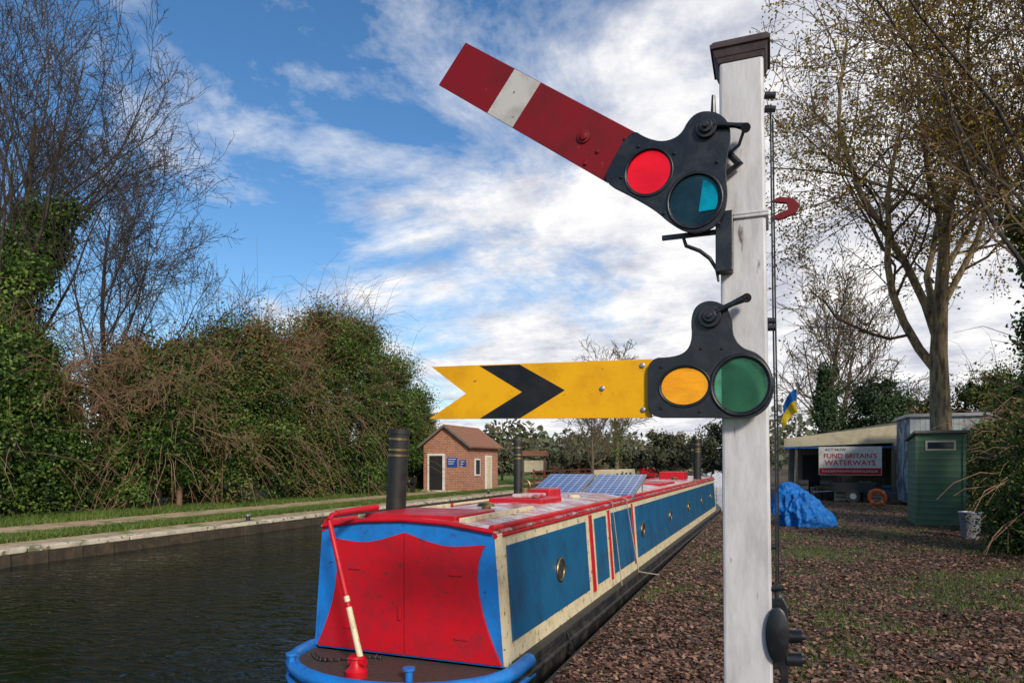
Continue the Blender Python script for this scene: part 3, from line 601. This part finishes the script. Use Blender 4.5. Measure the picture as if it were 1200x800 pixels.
for x0 in (-.90,.0):
    sp=part('solar_panel',boat,(x0,5.5,ZR+.05)); sp.rotation_euler=(math.radians(15),0,0)
    b=MB(); b.box(0,.86,0,1.25,-.03,0); b.build('frame','steel',sp,bevel=.003)
    b=MB(); b.box(.025,.835,.025,1.225,.001,.006); b.build('cell','solar',sp)
for x in (-.84,-.1,.06,.82):
    b=MB(); b.tube([(x,6.5,ZR+.05),(x,6.5,ZR+.30)],.013,6); b.build('panel_stand','steel',boat)
for args in ((-.6,.55,10,12.2,ZR+.06,ZR+.11),(-.5,-.35,8.0,9.8,ZR+.05,ZR+.14),(-.3,.4,15,16,ZR+.05,ZR+.3)):
    b=MB(); b.box(*args); b.build('roof_plank','bred',boat,bevel=.01)
b=MB(); b.tube([(.3,4.6,ZR+.08),(.88,4.9,ZR+.05),(.95,5.0,1.1),(1.03,5.1,.55),(1.3,5.4,.47)],.009,6); b.build('mooring_line','rope',boat,smooth=60)
b=MB(); b.tube([(.3,4.0,ZR+.08),(.88,4.0,ZR+.05),(.96,4.0,1.0),(1.02,3.98,.53)],.006,6); b.build('mooring_line','rope',boat,smooth=60)
b=MB(); b.tube([(1.10,1.4,.30),(1.12,1.4,.0),(1.10,1.4,-.05)],[.07,.08,.03],12); b.tube([(1.03,1.4,.5),(1.1,1.4,.3)],.01,6); b.build('fender','black',boat,smooth=60)
for x in (.36,-.75):
    b=MB(); b.tube([(x,-.57,.5),(x,-.57,.60),(x,-.57,.601),(x,-.57,.62)],[.03,.03,.05,.05],10); b.build('mooring_dolly','bblue2',boat,smooth=50)
ch=MB()
for i in range(26):
    t=i/25; q=Vector((-.80+.62*t,-.22-.12*math.sin(t*5),.512)); ch.torus(q,(math.sin(i*1.57),.3*math.cos(i*1.57),math.cos(i*1.57)),.02,.006,n=10,k=5)
ch.build('chain','hull',boat,smooth=60)

for (x,y,mat,lab) in ((-13.7,56,'bcream','cream topped moored boat beside the far towpath'),(-13.6,78,'bred','red cabined moored boat far along the canal')):
    fb=thing('moored_boat',lab,'boat',(x,y,-.45))
    b=MB(); b.prism([(-1,0,-.3),(1,0,-.3),(1,13,-.3),(0,16,-.3),(-1,13,-.3)],(0,0,.8)); b.build('hull','hull',fb,bevel=.05)
    b=MB(); b.prism([(-.95,1.5,.5),(.95,1.5,.5),(.85,1.5,1.5),(-.85,1.5,1.5)],(0,10.5,0)); b.build('cabin',mat,fb,bevel=.04)
    for yy in (3,5,7,9):
        b=MB(); b.box(.93,.945,yy,yy+.8,.85,1.2); b.build('window','glass',fb)

# ---------------------------------------------------------------- brick building
bd=thing('brick_building','small red brick building with tiled roof beside the towpath','building',(-20.6,38.3,-.13))
W,Dp,E,RG=3.1,4.8,2.95,4.1
b=MB(); b.prism([(0,0,0),(W,0,0),(W,0,E),(W/2,0,RG),(0,0,E)],(0,Dp,0)); b.build('wall','brick',bd)
b=MB()
for s,x0,x1 in ((1,W/2,W+.3),(-1,W/2,-.3)):
    z1=RG-(RG-E)/(W/2)*(abs(x1-W/2)); b.prism([(x0,-.3,RG+.02),(x1,-.3,z1+.02),(x1,-.3,z1+.12),(x0,-.3,RG+.12)],(0,Dp+.6,0))
b.build('roof','tile',bd)
for s,x1 in ((1,W+.32),(-1,-.32)):
    z1=RG-(RG-E)/(W/2)*(abs(x1-W/2)); b=MB(); b.prism([(W/2,-.33,RG-.03),(x1,-.33,z1-.03),(x1,-.33,z1+.13),(W/2,-.33,RG+.13)],(0,.028,0)); b.build('bargeboard','felt',bd)
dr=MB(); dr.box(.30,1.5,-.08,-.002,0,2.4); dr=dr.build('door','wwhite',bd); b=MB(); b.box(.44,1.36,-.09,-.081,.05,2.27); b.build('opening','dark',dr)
dr=MB(); dr.box(W+.002,W+.08,2.6,3.6,0,2.3); dr=dr.build('door','wwhite',bd); b=MB(); b.box(W+.081,W+.09,2.75,3.45,.05,2.2); b.build('door_leaf','creamw',dr)
b=MB(); b.box(W+.002,W+.07,.9,1.7,1.0,2.1); b=b.build('window','wwhite',bd); q=MB(); q.box(W+.071,W+.08,1.0,1.6,1.1,2.0); q.build('pane','glass',b)
for x0,x1,z0,z1 in ((1.65,2.35,1.55,2.15),(2.5,2.95,1.6,2.0)):
    b=MB(); b.box(x0,x1,-.03,-.002,z0,z1); o=b.build('blue_sign','sblue',bd); q=MB()
    for k in range(3): q.box(x0+.08,x1-.1-.08*k,-.036,-.031,z1-.12-.14*k,z1-.08-.14*k)
    q.build('sign_lines','wwhite',o)
b=MB(); b.box(-.1,W+.1,-.1,Dp+.1,-.1,.12); b.build('plinth','conc',bd)
bn=thing('bench','dark wooden bench with backrest beside the brick building','bench',(-22.0,36.6,-.13))
b=MB(); b.box(0,1.6,0,.45,.42,.47); b.build('seat','black',bn); b=MB(); b.box(0,1.6,.45,.49,.58,.96); b.build('backrest','black',bn)
for x in (.1,1.42):
    b=MB(); b.prism([(x,.02,0),(x+.08,.02,0),(x+.08,.44,0),(x,.44,0)],(0,0,.42)); b.build('leg','black',bn)
sh=thing('notice_shelter','timber framed notice board with small pitched roof by the towpath','notice board',(-18.2,50,-.13))
for x in (0,1.7):
    b=MB(); b.box(x,x+.12,0,.12,0,2.5); b.build('post','plank',sh,bevel=.01)
b=MB(); b.box(.12,1.7,.03,.08,1.1,2.0); b.build('board','creamw',sh); b=MB(); b.prism([(-.2,-.4,2.35),(-.2,.5,2.35),(-.2,.05,2.75)],(2.2,0,0)); b.build('roof','tile',sh)
for i in range(10):
    f=thing('post_and_rail_fence','rust red post and rail fence panel on the far bank','fence',(-15.9,46+i*2.4,-.13),0,'fence panels along the towpath')
    b=MB(); b.box(-.06,.06,-.05,.05,0,1.35); b.build('post','rust',f)
    for z in (1.15,.8,.45): b=MB(); b.box(-.03,.03,.05,2.35,z,z+.1); b.build('rail','rust',f)
for i,y in enumerate((17.3,26,37)):
    f=thing('mooring_bollard','short dark mooring bollard on the canal edge','bollard',(-15.6,y,-.12),0,'mooring bollards along the far bank')
    b=MB(); b.tube([(0,0,-.1),(0,0,.16)],[.07,.06],14); b.build('shaft','black',f,smooth=40)
    b=MB(); b.tube([(0,0,.16),(0,0,.19),(0,0,.21)],[.09,.09,.07],14); b.build('head','steel',f,smooth=40)

# ---------------------------------------------------------------- right side buildings
sd=thing('garden_shed','green painted plank shed with small high window and sloping roof','shed',(3.72,21.6,0))
b=MB(); b.prism([(0,0,0),(0,1.4,0),(0,1.4,2.36),(0,0,2.52)],(1.12,0,0)); b.build('wall','shedg',sd)
b=MB(); b.prism([(-.08,-.15,2.54),(-.08,1.5,2.36),(-.08,1.5,2.42),(-.08,-.15,2.61)],(1.28,0,0)); b.build('roof','felt',sd)
b=MB(); b.box(.2,.92,-.03,-.003,2.06,2.34); w1=b.build('window','creamw',sd); b=MB(); b.box(.25,.87,-.036,-.031,2.11,2.29); b.build('pane','glass',w1)
for x in (-.04,1.08):
    b=MB(); b.box(x,x+.07,-.05,-.003,0,2.45); b.build('corner_board','shedg',sd)
bu=MB(); bu.tube([(0,0,0),(0,0,.58),(0,0,.60)],[.17,.23,.24],24); bu.torus((0,0,.60),(0,0,1),.235,.015,n=24)
tag(bu.build('metal_bucket','steel',None,(4.22,18.3,0),smooth=40),'galvanised metal bucket standing by the green shed','bucket')
cl=thing('clubhouse','low timber clubhouse with cream fascia and open fronted canopy','building',(.8,35,0))
b=MB(); b.box(.0,4.3,2.2,6,0,2.95); b.box(4.3,6.6,.4,6,0,3.0); b.build('wall','plank',cl)
b=MB(); b.prism([(-.3,-.2,2.72),(5.0,-.2,3.5),(5.0,-.2,3.62),(-.3,-.2,2.84)],(0,6.5,0)); b.prism([(5.0,.1,3.0),(6.9,.1,3.2),(6.9,.1,3.32),(5.0,.1,3.12)],(0,6,0)); b.build('roof','felt',cl)
b=MB(); b.prism([(-.3,-.24,2.45),(4.4,-.24,2.62),(4.4,-.24,3.42),(-.3,-.24,2.85)],(0,.03,0)); b.build('fascia','creamw',cl)
b=MB(); b.box(-.3,4.4,-.27,-.245,2.38,2.46); b.build('gutter','tarp',cl)
for x in (.2,2.2,4.2):
    b=MB(); b.box(x,x+.1,-.18,-.08,0,2.6); b.build('post','plank',cl,bevel=.01)
b=MB(); b.box(4.9,5.6,.36,.397,1.6,2.4); w1=b.build('window','wwhite',cl); b=MB(); b.box(4.97,5.53,.35,.357,1.67,2.33); b.build('pane','glass',w1)
b=MB(); b.box(.6,1.4,2.15,2.197,0,2.1); b.build('door','dark',cl)
ba=thing('banner','white and red printed banner hung across the clubhouse front','banner',(2.0,34.72,0))
b=MB(); b.box(0,2.6,0,.02,1.15,2.45); b.build('sheet','wwhite',ba)
b=MB(); b.box(.02,2.58,-.006,-.002,1.17,1.47); b.build('red_band','bred',ba)
TR=Matrix.Translation
text('lettering','FUND BRITAIN\'S',.30,'bred',ba,TR((1.3,-.008,2.02)))
text('lettering','WATERWAYS',.34,'bred',ba,TR((1.3,-.008,1.70)))
text('lettering','FUNDBRITAINSWATERWAYS.ORG.UK',.135,'wwhite',ba,TR((1.3,-.010,1.32)))
text('lettering','ACT NOW',.18,'black',ba,TR((.7,-.008,2.31)))
rr=random.Random(5)
for i in range(18):
    x=.9+(i%9)*.5+rr.uniform(-.1,.1); y=(35.3+rr.uniform(-.6,.9)) if i<9 else 34.2+rr.uniform(-.4,.2); hh=rr.uniform(.3,.95); ww=rr.uniform(.3,.55)
    cr=thing('storage_crate','slatted storage crate under the clubhouse canopy','crate',(x,y,0),rr.uniform(-.3,.3),'crates under the canopy')
    b=MB(); b.box(-ww/2,ww/2,-.2,.2,0,.03); 
    for k in range(4): b.box(-ww/2,ww/2,-.2,-.18,.04+k*hh/4,.02+(k+.8)*hh/4); b.box(-ww/2,ww/2,.18,.2,.04+k*hh/4,.02+(k+.8)*hh/4)
    b.box(-ww/2,-ww/2+.02,-.18,.18,.03,hh); b.box(ww/2-.02,ww/2,-.18,.18,.03,hh)
    b.build('slatted_box',rr.choice(['plank','black','bblue','black','felt','creamw']),cr)
tl=thing('utility_trailer','small dark two wheeled utility trailer parked under the banner','trailer',(2.4,32.8,0),-.15)
b=MB(); b.box(0,1.7,0,1.0,.45,.50); b.box(0,1.7,0,.03,.51,.85); b.box(0,1.7,.97,1.0,.51,.85); b.box(0,.03,.031,.969,.51,.85); b.box(1.67,1.7,.031,.969,.51,.85); b.build('bed','black',tl,bevel=.008)
for y in (-.12,1.02):
    b=MB(); b.tube([(.85,y,.28),(.85,y+.10,.28)],[.28,.28],22); w1=b.build('wheel','black',tl,smooth=40); b=MB(); b.tube([(.85,y-.01,.28),(.85,y+.11,.28)],[.13,.13],16); b.build('rim','steel',w1,smooth=40)
b=MB(); b.tube([(0,.5,.46),(-.8,.5,.40)],.03,8); b.build('drawbar','steel',tl,smooth=40)
lr=thing('life_ring','orange life ring leaning near the clubhouse','life ring',loc(.535*27,27,.35))
b=MB(); b.torus((0,0,0),(.3,1,.15),.27,.085,n=36,k=10); b.build('ring','orange',lr,smooth=60)
for t in range(4):
    b=MB(); a=math.pi/4+t*math.pi/2; b.torus((.27*math.cos(a),-.1*math.cos(a)*.9,.27*math.sin(a)),(-math.sin(a),.0,math.cos(a)),.09,.012,n=16,k=6); b.build('band','wwhite',lr,smooth=60)
ct=thing('storage_container','pale corrugated metal storage container behind the shed','container',(5.0,30.5,0))
b=MB(); b.box(0,4.5,0,3,.1,3.5); b.build('body','corr',ct,bevel=.02)
b=MB(); b.box(-.1,4.6,-.15,3.1,3.5,3.62); b.build('roof','steel',ct)
fl=thing('flag_pole','blue and yellow flag hanging on a thin pole','flag',(1.0,35.9,0))
b=MB(); b.tube([(0,0,0),(.1,0,5.4)],[.03,.02],8); b.build('pole','wwhite',fl)
b=MB(); nx,nz=14,8; vs=[]
for i in range(nx+1):
    for j in range(nz+1):
        t=i/nx; vs.append((.1-t*.65+.04*math.sin(j),.12*math.sin(t*9+j*.5),5.3-j/nz*1.15-t*t*.85))
fs=[];mi=[]
for i in range(nx):
    for j in range(nz): fs.append((i*(nz+1)+j,(i+1)*(nz+1)+j,(i+1)*(nz+1)+j+1,i*(nz+1)+j+1)); mi.append(0 if j<nz/2 else 1)
b.add(vs,fs); b.m=mi; b.build('cloth',['fblue','fyel'],fl,smooth=60,fix=False)
bm=bmesh.new(); bmesh.ops.create_icosphere(bm,subdivisions=6,radius=1)
for v in bm.verts:
    p=v.co.copy(); n1=mnoise.noise(p*1.3+Vector((3,1,2))); n2=1-abs(mnoise.noise(Vector((p.x*2.2,p.y*2.2,p.z*1.3))+Vector((1,5,2))))*2; n3=1-abs(mnoise.noise(Vector((p.x*5,p.y*5,p.z*3))))*2; n4=1-abs(mnoise.noise(p*9+Vector((2,2,2))))*2
    s=1+.24*n1+.18*n2+.10*n3+.035*n4; p=p*s; ww=1+.40*max(0,-p.z+.5); zt=max(0,p.z+.6)
    v.co=Vector((p.x*.50*ww,p.y*.5*ww,(zt**.85)*.66*(1-.24*p.x)))
me=bpy.data.meshes.new('tarpaulin_heap'); bm.to_mesh(me); bm.free(); me.materials.append(M['tarp']); me.polygons.foreach_set('use_smooth',[True]*len(me.polygons))
o=addobj('tarpaulin_heap',me,None,(.74,20.4,0)); tag(o,'crumpled bright blue tarpaulin heap on the leafy bank','tarpaulin')

# ---------------------------------------------------------------- vegetation
GB='trees along the far bank'
tree('tall bare tree with ivy clad lower trunk beside the towpath','tree',loc(-18.0,25,-.13),18.0,.32,11,BARE,'barkd',ivy=32000,ivymax=.62,ivyr=1.5,group=GB)
tree('bare leaning tree with fine dark twigs','tree',loc(-21.5,27.5,-.13),17,.28,12,BARE,'barkd',ivy=12000,ivymax=.5,ivyr=1.4,group=GB,lean=(-.05,0))
tree('slender bare tree with open crown','tree',loc(-15.8,28,-.13),13.5,.17,19,BARE,'barkd',ivy=6000,ivymax=.45,ivyr=.9,group=GB)
specs=[(-60,22,3,7,'ivy',0),(-8,23,1.9,6.6,'ivy',0),(40,24,1.3,5.4,'ivy',1),(122,26.5,1.3,6.0,'ivy',1),(170,27,2.3,6.8,'ivy',1),(215,28.8,2.6,7.2,'hedge',1),(265,31,2.9,8.8,'ivy',1),(318,34,3.0,9.0,'hedge',1),(368,37,3.3,10.8,'ivy',1),(418,40,3.4,10.4,'ivy',1),(452,43.5,2.8,9.2,'ivy',0),(480,46.5,2.3,7.2,'ivy',0),(496,46,1.5,4.6,'hedge',0)]
for i,(px,D,rx,h,lf,tw) in enumerate(specs):
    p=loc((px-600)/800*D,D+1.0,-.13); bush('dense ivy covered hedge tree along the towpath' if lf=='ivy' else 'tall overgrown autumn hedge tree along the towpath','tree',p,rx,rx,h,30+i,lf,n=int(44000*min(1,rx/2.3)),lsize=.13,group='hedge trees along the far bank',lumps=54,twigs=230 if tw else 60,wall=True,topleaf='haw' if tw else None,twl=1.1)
for i,(px,D,h) in enumerate(((40,24.5,8.6),(150,26.6,7.8),(210,28,8.4),(300,33,9.8),(350,36,10.8))):
    tree('arching twiggy hawthorn with a few red brown leaves','tree',loc((px-600)/800*D,D,-.13),h,.12,60+i,TW,'barkr',leaf='haw',nleaf=1500,lsize=.09,name='hawthorn_tree',group='hawthorns along the far bank')
tree('large autumn tree with pale trunk and sparse yellow leaves','tree',loc(15.5,24.5),21,.44,101,OAK,'trunkl',leaf='yell',nleaf=34000,lsize=.12,name='autumn_tree',twig='barkw')
tree('ivy covered tree with sparse autumn leaves','tree',loc(15.4,20.0),19,.32,104,BARE,'barkd',leaf='yell',nleaf=14000,lsize=.11,ivy=40000,ivymax=.95,ivyr=1.2,name='autumn_tree',twig='barkw')
tree('tall thin autumn tree with overhanging twigs','tree',loc(14.0,16.0),18.5,.17,109,OAK,'barkd',leaf='yell',nleaf=14000,lsize=.085,name='autumn_tree',lean=(-.16,-.08),twig='barkw')
tree('bare rounded tree behind the clubhouse','tree',loc(21.5,46),14.5,.28,120,FARB,'bark',ivy=2500,ivymax=.5,ivyr=.8)
tree('bare tree behind the clubhouse roof','tree',loc(24.5,52),13,.26,121,FARB,'bark')
tree('isolated bare tree on the far bank','tree',loc(9.6,62),11.8,.22,122,FARB,'bark',ivy=1500,ivymax=.45,ivyr=.8)
tree('small bare tree on the far bank','tree',loc(6.8,58),7,.16,123,FARB,'bark')
bush('tall dark conifer behind the clubhouse','tree',loc(18.3,40),1.3,1.3,7.2,140,'conif',n=12000,lsize=.14,name='conifer_tree',lumps=40,cone=True,twigs=0)
bush('broad dark conifer behind the container','tree',loc(22.6,42),2.6,2.6,7.5,141,'conif',n=16000,lsize=.16,name='conifer_tree',lumps=40,twigs=0)
bush('round brown autumn bush behind the clubhouse','bush',loc(25.5,44),3,3,6.5,142,'haw',n=14000,lsize=.16,name='autumn_bush',lumps=30)
bush('broad evergreen behind the container','tree',loc(29,42),3.4,3.4,8,143,'hedge',n=18000,lsize=.18,name='evergreen_bush',lumps=34)
for i,(px,D,rx,h,lf) in enumerate(((1222,13.0,.85,2.5,'hedge'),(1260,12.0,1.3,3.0,'hedge'),(1215,16,1.0,2.9,'hedge'),(1207,20,1.4,4.0,'hedge'),(1260,16,2,4.5,'ivy'),(1222,26,2.0,5,'haw'),(1166,25,1.1,3.2,'hedge'))):
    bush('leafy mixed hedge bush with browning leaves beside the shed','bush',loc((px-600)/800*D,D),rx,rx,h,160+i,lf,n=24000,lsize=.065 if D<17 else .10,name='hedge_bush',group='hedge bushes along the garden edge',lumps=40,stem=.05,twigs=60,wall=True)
rng=np.random.default_rng(77); PP=[]
for i in range(230):
    a=rng.uniform(-.95,1.2); D=rng.uniform(95,190); lat=a*D; p=loc(lat,D,0)
    if -16<p.x<-1 or -.72<a<-.52: continue
    h=rng.uniform(3.5,8)*(1+.4*(a>.35)); R0=rng.uniform(3,6); n=420; dd=rng.normal(size=(n,3)); dd/=np.linalg.norm(dd,axis=1)[:,None]
    PP.append(np.array(p)+dd*np.array([R0,R0,h/2])*rng.uniform(.5,1.05,(n,1))+np.array([0,0,h/2]))
PP=np.concatenate(PP); PP=PP[PP[:,2]>0]; o=quads('distant_woodland',leafquads(PP,1.0,rng),['far']); o["kind"]="stuff"
for i,(lat,D,rx,h) in enumerate(((3.5,70,3,3.4),(7,72,3,3.2),(12,75,4,4.2),(16,70,4,5.2),(20,64,3.5,6.2),(-1,68,3,3.6))):
    bush('low scrubby bush along the canal horizon','bush',loc(lat,D),rx,rx,h,200+i,'far',n=7000,lsize=.25,name='scrub_bush',group='scrub bushes along the canal',lumps=22,twigs=0)

# ---------------------------------------------------------------- world, sun, camera
world=bpy.data.worlds.new('World'); scene.world=world; world.use_nodes=True; nt=world.node_tree; L=nt.links
bg=nt.nodes['Background']; bg.inputs[1].default_value=.12
sky=N(nt,'ShaderNodeTexSky'); sky.sky_type='NISHITA'; sky.sun_disc=False
EL=math.radians(27); sd_cam=Vector((.34,-1,0)).normalized(); sdw=Vector((K*sd_cam.x-S*sd_cam.y,S*sd_cam.x+K*sd_cam.y,0)).normalized()
sky.sun_elevation=EL; sky.sun_rotation=math.atan2(sdw.x,sdw.y); sky.dust_density=.4; sky.ozone_density=3.0
tc=N(nt,'ShaderNodeTexCoord'); sp=N(nt,'ShaderNodeSeparateXYZ'); L.new(tc.outputs['Generated'],sp.inputs[0])
def mth(op,a,b=None,c=None):
    n=N(nt,'ShaderNodeMath',operation=op)
    for i,v in enumerate((a,b,c)):
        if v is None: continue
        if isinstance(v,(int,float)): n.inputs[i].default_value=v
        else: L.new(v,n.inputs[i])
    return n.outputs[0]
zz=mth('ADD',mth('MAXIMUM',sp.outputs[2],0.0),.20)
cb=N(nt,'ShaderNodeCombineXYZ'); L.new(mth('DIVIDE',sp.outputs[0],zz),cb.inputs[0]); L.new(mth('DIVIDE',sp.outputs[1],zz),cb.inputs[1])
n1=N(nt,'ShaderNodeTexNoise'); n1.inputs['Scale'].default_value=1.7; n1.inputs['Detail'].default_value=13; n1.inputs['Roughness'].default_value=.65; n1.inputs['Distortion'].default_value=.30
mp=N(nt,'ShaderNodeMapping'); mp.inputs['Location'].default_value=(3.1,1.7,0); L.new(cb.outputs[0],mp.inputs[0]); L.new(mp.outputs[0],n1.inputs[0])
side=mth('ADD',mth('MULTIPLY',sp.outputs[0],K),mth('MULTIPLY',sp.outputs[1],S))
cov=mth('ADD',n1.outputs[0],mth('MULTIPLY',side,.46)); cov=mth('ADD',cov,mth('MULTIPLY',mth('SUBTRACT',.42,sp.outputs[2]),.16)); cov=mth('ADD',cov,.034)
rc=ramp(nt,[(.40,(0,0,0)),(.50,(.45,)*3),(.60,(1,1,1))]); L.new(cov,rc.inputs[0])
n2=N(nt,'ShaderNodeTexNoise'); n2.inputs['Scale'].default_value=3.4; n2.inputs['Detail'].default_value=10; n2.inputs['Roughness'].default_value=.64; L.new(mp.outputs[0],n2.inputs[0])
rcol=ramp(nt,[(.34,(4.5,4.7,5.5)),(.46,(6.5,6.6,7.1)),(.58,(8.5,8.4,8.4))]); L.new(n2.outputs[0],rcol.inputs[0])
mx=N(nt,'ShaderNodeMix',data_type='RGBA'); hs=N(nt,'ShaderNodeHueSaturation'); hs.inputs['Saturation'].default_value=1.2; hs.inputs['Value'].default_value=1.18; L.new(sky.outputs[0],hs.inputs['Color'])
L.new(rc.outputs[0],mx.inputs[0]); L.new(hs.outputs[0],mx.inputs[6]); L.new(rcol.outputs[0],mx.inputs[7]); L.new(mx.outputs[2],bg.inputs[0])
sl=bpy.data.lights.new('sun','SUN'); sl.energy=3.5; sl.angle=math.radians(9); sl.color=(1,.91,.77); so=bpy.data.objects.new('sun',sl); COL.objects.link(so)
dirv=Vector((sdw.x*math.cos(EL),sdw.y*math.cos(EL),math.sin(EL))); so.rotation_euler=dirv.to_track_quat('Z','Y').to_euler(); so.location=(0,0,30)
cam=bpy.data.cameras.new('camera'); co=bpy.data.objects.new('camera',cam); COL.objects.link(co); co.location=(0,0,H); co.rotation_euler=(math.radians(90),0,A)
cam.lens=24; cam.sensor_width=36; cam.shift_y=141/1200; cam.clip_end=2000; cam.clip_start=.05; scene.camera=co
scene.view_settings.view_transform='Standard'; scene.view_settings.look='None'; scene.view_settings.exposure=0
